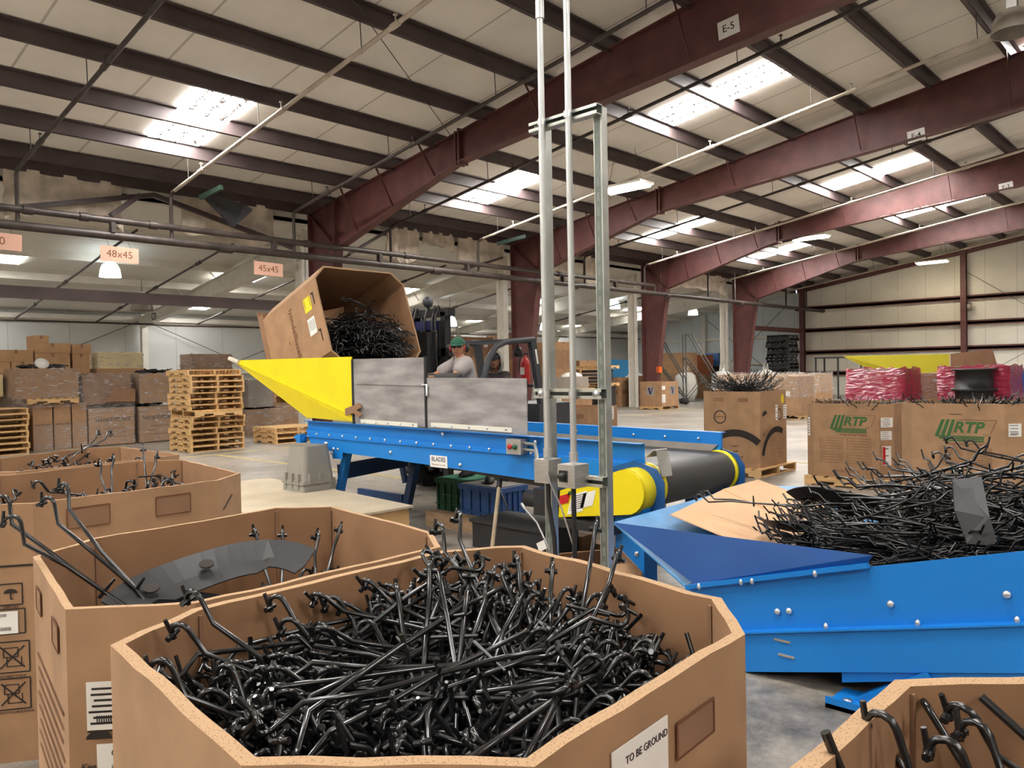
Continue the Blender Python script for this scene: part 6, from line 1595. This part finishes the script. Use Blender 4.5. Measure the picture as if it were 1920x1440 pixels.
for i, (x, y, z0, z1) in enumerate([(22.0, 18.5, 0, .95), (22.0, 18.5, .95, 1.6), (22.0, 18.55, 1.6, 2.3), (22.1, 18.6, 2.3, 2.6), (23.2, 18.3, 0, 1.15), (23.3, 18.4, 1.15, 1.9)]):
    cbox('carton', x, x+1.05, y, y+.95, z0, z1, ['lowest carton left of the steel posts', 'second carton up left of the steel posts', 'third carton up left of the steel posts', 'small top carton left of the steel posts', 'lower brown carton with yellow label behind left post', 'upper brown carton with yellow label behind left post'][i], M_cardlt if i % 2 else M_card, 'cartons piled left of the steel posts')
t = cbox('carton', 19.9, 20.9, 16.0, 16.9, 0, .82, 'carton with a white label seen between the two steel posts'); label_at(t, frame_m((19.895, 16.6, .6), (0, -1, 0), (0, 0, 1)), .2, .16, 3)
pallet(20.4, 16.45, .825, 0, 'wooden pallet on the carton between the steel posts'); MB().box((19.95, 16.1, .95), (20.85, 16.8, 1.32)).build('paper_bales', M_skirt, None, 'pale wrapped bale on the pallet between the steel posts', 'bale')
m = MB(); m.ball((20.4, 16.45, 1.34), (.42, .32, .14), 14, 8); m.build('white_bag', M_bag, None, 'white rumpled sack on the pale bale', 'sack')
cb = thing('black_crate', (22.3, 16.8, 0), 'black plastic crate under a pallet between the steel posts', 'crate'); MB().box((21.9, 16.4, 0), (22.8, 17.3, .95)).build('crate_body', M_black2, cb)
m = MB()
for k in range(6): m.box((21.885, 16.45+k*.16, .05), (21.9, 16.5+k*.16, .9))
m.build('crate_ribs', M_black2, cb)
pallet(22.35, 16.85, .955, 0, 'wooden pallet on the black crate between the steel posts'); t = thing('parts_rack', (22.35, 16.85, 1.08), 'stack of dark parts trays on the upper pallet between the posts', 'tray stack')
for k in range(4): MB().box((21.95, 16.45, 1.08+k*.12), (22.75, 17.25, 1.17+k*.12)).build('parts_tray', M_black2 if k % 2 else M_charc, t)
pallet(22.35, 16.85, 1.57, 0, 'highest wooden pallet on the dark trays')
# boxes by the third column
def vbox(x0, x1, y0, y1, z0, z1, lb, word=None, mt=None):
    p = oct_(x0, x1, y0, y1, .1); t = bulk_box('bulk_box', lb, p, z0, z1, .016, [mt or M_card, M_edge, M_cardin]); 
    MB().prism(inset(p, .03), z1-.06, z1-.04).build('top_cover', M_cardin, t)
    if word: [MB().text(word, face(p, q, elen(p, q)*.5, z0+(z1-z0)*.5), .26, bold=.002).build('printing', M_ink, t) for q in (6, 0)]
    return t, p
vbox(26.6, 27.6, 18.9, 19.9, 0, 1.2, 'brown carton reading GEON behind the right steel post', 'GEON'); vbox(27.0, 28.0, 17.75, 18.75, 0, 1.25, 'brown carton reading GEON, half hidden by the V-logo carton', 'GEON', M_carddk)
t, p = vbox(25.1, 26.2, 15.85, 17.0, .12, 1.05, 'carton with a grey V logo at the foot of the third column'); pallet(25.65, 16.42, 0, PI/2, 'wooden pallet under the V-logo carton')
for i, s, z in ((6, .45, .70), (0, .5, .72)):
    M = face(p, i, s, z); g = MB().mbox(M, (.36, .34, .002)).build('logo_panel', M_skirt, t)
    MB().prism([(-.12, .13), (-.02, .13), (.03, -.13), (-.03, -.13)], 0, .002, M=M).prism([(.12, .13), (.07, .13), (.0, -.13), (.03, -.13)], 0, .002, M=M).build('logo_letter', M_navy, g)
label_at(t, face(p, 7, .07, .82), .12, .14, 3); label_at(t, face(p, 7, .07, .42), .12, .3, 5)
MB().sheet([(28.0, 20.7, .0), (28.9, 20.1, .0), (28.8, 20.0, 1.95), (28.0, 20.6, 2.0)], .02).build('blue_board', M_tarp, None, 'bright blue board leaning beside the third column', 'board')
def bag(x, y, lb, h=.95, r=.5, z=0, g='white bulk bags near the rolling ladders'):
    m = MB().lathe([(.001, 0), (r*.9, 0), (r, h*.3), (r*1.02, h*.6), (r*.9, h*.9), (r*.5, h), (r*.15, h*1.02), (.05, h*1.1), (.001, h*1.1)], Matrix.Translation((x, y, z)), 14)
    rnd = random.Random(int(x*100)); m.v = [v+Vector((rnd.uniform(-.05, .05), rnd.uniform(-.05, .05), rnd.uniform(-.02, .02) if v.z > z+.05 else 0)) for v in m.v]
    t = thing('bulk_bag', (x, y, z), lb, 'bulk bag', g); m.build('bag_body', M_bag, t)
    for s in (-1, 1): MB().tube([(x+s*r*.6, y, z+h*.95), (x+s*r*.4, y, z+h*1.25), (x, y, z+h*1.0)], .02, 6).build('lift_loop', M_bag, t)
bag(28.35, 19.35, 'white bulk bag in front of the blue board', 1.35, .5, .0); bag(33.0, 19.6, 'white bulk bag behind the left rolling ladder', 1.3); bag(33.4, 17.9, 'tall white bulk bag between the two rolling ladders', 1.35); bag(34.9, 18.2, 'white bulk bag behind the right rolling ladder', 1.5); bag(36.0, 17.0, 'white bulk bag at the foot of the fourth column', 1.35); bag(37.2, 18.6, 'white bulk bag beyond the fourth column', 1.3)
for i, (x, y, z0, z1, mt) in enumerate([(33.6, 20.2, 0, 1.3, M_card), (33.6, 20.2, 1.3, 2.3, M_cardlt), (35.6, 20.4, 0, 1.2, M_card), (35.6, 20.4, 1.2, 2.2, mat('red_brown_carton', (166, 96, 62), .85, 0, .12, 4))]):
    cbox('carton', x, x+1.5, y, y+1.2, z0, z1, ['lower carton behind the left rolling ladder', 'upper tan carton behind the left rolling ladder', 'lower carton behind the right rolling ladder', 'upper red-brown carton behind right rolling ladder'][i], mt, 'cartons behind the rolling ladders')
cbox('blue_tote', 37.4, 38.2, 20.3, 21.0, 1.6, 2.3, 'blue tote high up by the right rolling ladder', M_bcrate, tape=False); cbox('black_rack', 37.0, 39.2, 20.0, 21.2, 0, 1.6, 'dark rack under the blue tote', M_black2, tape=False)
M_pipe2 = mat('grey_ladder_steel', (92, 92, 92), .4, .3)
def ladder(x, y, s, n, lb):
    """rolling warehouse ladder climbing away along +x"""
    t = thing('rolling_ladder', (x, y, 0), lb, 'ladder', 'grey rolling ladders'); w = .6; st_ = .26; L = .2; mt = M_pipe2
    for yy in (y-w/2, y+w/2):
        MB().tube([(x, yy, .15), (x+n*L, yy, .15+n*st_)], .03, 6).build('side_rail', mt, t)
        MB().tube([(x+n*L+.05, yy, .1), (x+n*L+.05, yy, n*st_+1.15), (x+n*L-.2, yy, n*st_+1.15), (x+.1, yy, 1.1), (x+.05, yy, .5)], .028, 6).build('hand_rail', mt, t)
        MB().tube([(x-.05, yy, .12), (x+n*L+.1, yy, .12)], .02, 6).build('base_rail', mt, t)
        MB().tube([(x+n*L+.05, yy, .15), (x+n*L*.5, yy, .15+n*st_*.5)], .015, 6).build('cross_strut', mt, t)
    for k in range(1, n+1): MB().box((x+k*L-.09, y-w/2, .15+k*st_-.012), (x+k*L+.09, y+w/2, .15+k*st_+.012)).build('step', mt, t)
    t.rotation_euler = (0, 0, 2.325)
    for xx, r in ((x, .05), (x+n*L+.1, .12)):
        for yy in (y-w/2-.05, y+w/2+.05): MB().lathe([(.001, -.025), (r, -.025), (r, .025), (.001, .025)], Matrix.Translation((xx, yy, r)) @ Matrix.Rotation(PI/2, 4, 'X'), 14).build('caster', M_rubber, t)
ladder(30.9, 18.35, 1, 6, 'grey rolling ladder, left one, right of the third column'); ladder(30.35, 16.45, 1, 7, 'grey rolling ladder, right and taller one')
MB().box((26.40, 16.85, 1.38), (26.56, 17.0, 1.62)).build('orange_box', M_orange, None, 'small orange box on the edge of the third column', 'box')
# black plastic pallets by the fourth column
bp_ = make_pallet(1.2, 1.1, .15, M_black2, 'plastic_pallet', 6); bp_['label'] = 'black plastic pallet in the tall stack by the end wall'; bp_['group'] = 'black pallets stacked by the end wall'
for c in bp_.children:
    if c.name.startswith('stringer'):
        pass
for k in range(20):
    x, y = 37.9+rnd.uniform(-.05, .05), 17.0+rnd.uniform(-.05, .05)
    if k == 0: bp_.location = (x, y, 0)
    else: copy_tree(bp_, (x, y, k*.155), rnd.choice((0, 0, PI/2)))
# cartons with clear film, then pink bins, then the far hopper
for i, (x, y, w) in enumerate([(27.6, 13.9, 1.2), (26.6, 12.0, 1.25), (26.8, 10.7, 1.1), (22.0, 9.4, 1.1)]):
    pallet(x+w/2, y+.6, 0, 0, ['wooden pallet under carton left in the film topped row', 'wooden pallet under carton second in the film topped row', 'wooden pallet under carton third in the film topped row', 'wooden pallet under film topped carton nearest the pink bins'][i])
    t = load(x, x+w, y, y+1.15, .12, 1.25, ['film topped carton, leftmost behind the arc-printed carton', 'film topped carton with white label above bare pallet', 'film topped carton third along, left of pink bins', 'film topped carton next to the pink bins'][i], None, M_film, 30+i, .45, 1.05, .03, 'film topped cartons')
    label_at(t, frame_m((x-.004, y+.35, .75), (0, -1, 0), (0, 0, 1)), .18, .14, 2)
def pinkbin(x0, x1, y0, y1, z1, lb, seed):
    t = load(x0, x1, y0, y1, .12, z1, lb, M_carddk, M_redfilm, seed, .3, 1.0, .03, 'bins wrapped in pink film', 'wrapped_bin', 'wrapped bin')
    pallet((x0+x1)/2, (y0+y1)/2, 0, 0, 'wooden pallet under the '+lb.split(',')[0])
    return t
pinkbin(15.2, 16.15, 4.55, 5.55, 1.46, 'pink wrapped bin, left one, behind the green-lettered cartons', 41)
t = pinkbin(15.9, 17.0, 3.05, 4.15, 1.48, 'pink wrapped bin with black reel, right one', 42)
MB().lathe([(.001, 0), (.36, 0), (.36, .04), (.30, .05), (.30, .30), (.36, .31), (.36, .35), (.30, .36), (.30, .66), (.36, .67), (.36, .70), (.001, .70)], Matrix.Translation((15.75, 3.55, .74)), 26).build('black_reel', M_black2, t)
load(16.4, 17.1, 4.28, 4.95, .0, 1.36, 'brown film wrapped carton between the two pink bins', M_card, M_film, 44, 0, 1)
fc = thing('far_conveyor', (18.0, 3.5, 0), 'second blue conveyor far right with its own yellow hopper', 'conveyor')
t0 = (17.2, 6.35, 1.74)
MB().sheet([(17.4, 4.35, 1.73), (17.4, 4.35, 1.1), (17.4, 5.2, 1.1), t0], .012).build('yellow_hopper_side', mat('dull_yellow_paint', (204, 196, 36), .45), fc)
MB().sheet([t0, (17.4, 5.2, 1.1), (18.5, 5.2, 1.1), (18.7, 6.35, 1.74)], -.012).build('hopper_back', M_yellow, fc)
MB().sheet([(17.4, 4.33, 1.73), (17.4, 3.6, 1.80), (17.4, 3.45, 1.2), (17.4, 4.33, 1.2)], .012).build('brown_side_panel', M_carddk, fc)
MB().box((17.42, -3.0, .95), (17.45, 5.2, 1.38)).build('near_side_wall', M_blue, fc); MB().box((18.5, -3.0, .95), (18.53, 5.2, 1.38)).build('far_side_wall', M_blue, fc); MB().box((17.45, -3.0, 1.15), (18.5, 5.1, 1.2)).build('belt', M_belt, fc)
for y in (4.9, 1.0, -2.5):
    for x in (17.47, 18.48): MB().box((x-.04, y-.04, 0), (x+.04, y+.04, .95)).build('leg', M_blue, fc)
MB().mbox(frame_m((17.416, 2.6, 1.15), (0, -1, 0), (0, 0, 1)), (.3, .12, .003)).build('makers_plate', M_paper, fc)
# small table frame by the end wall
tf = thing('steel_table', (36.2, 13.4, 0), 'black steel table frame standing before the cream end wall', 'table')
for x, y in ((35.6, 12.4), (35.6, 14.4), (36.6, 12.4), (36.6, 14.4), (35.6, 13.4)): MB().box((x-.03, y-.03, 0), (x+.03, y+.03, 1.86)).build('leg', M_black2, tf)
MB().box((35.55, 12.35, 1.86), (36.65, 14.45, 1.92)).build('table_top', M_black2, tf)
# pipes and torn spots on the end wall
MB().lathe([(.02, 0), (.12, .0), (.12, .3), (.03, .32)], frame_m((X1-.2, 7.6+1.9, 4.0), (1, 0, .3), (0, 1, 0)), 12).build('exhaust_vent', M_skirt, None, 'torn grey vent stub on the cream end wall', 'vent')
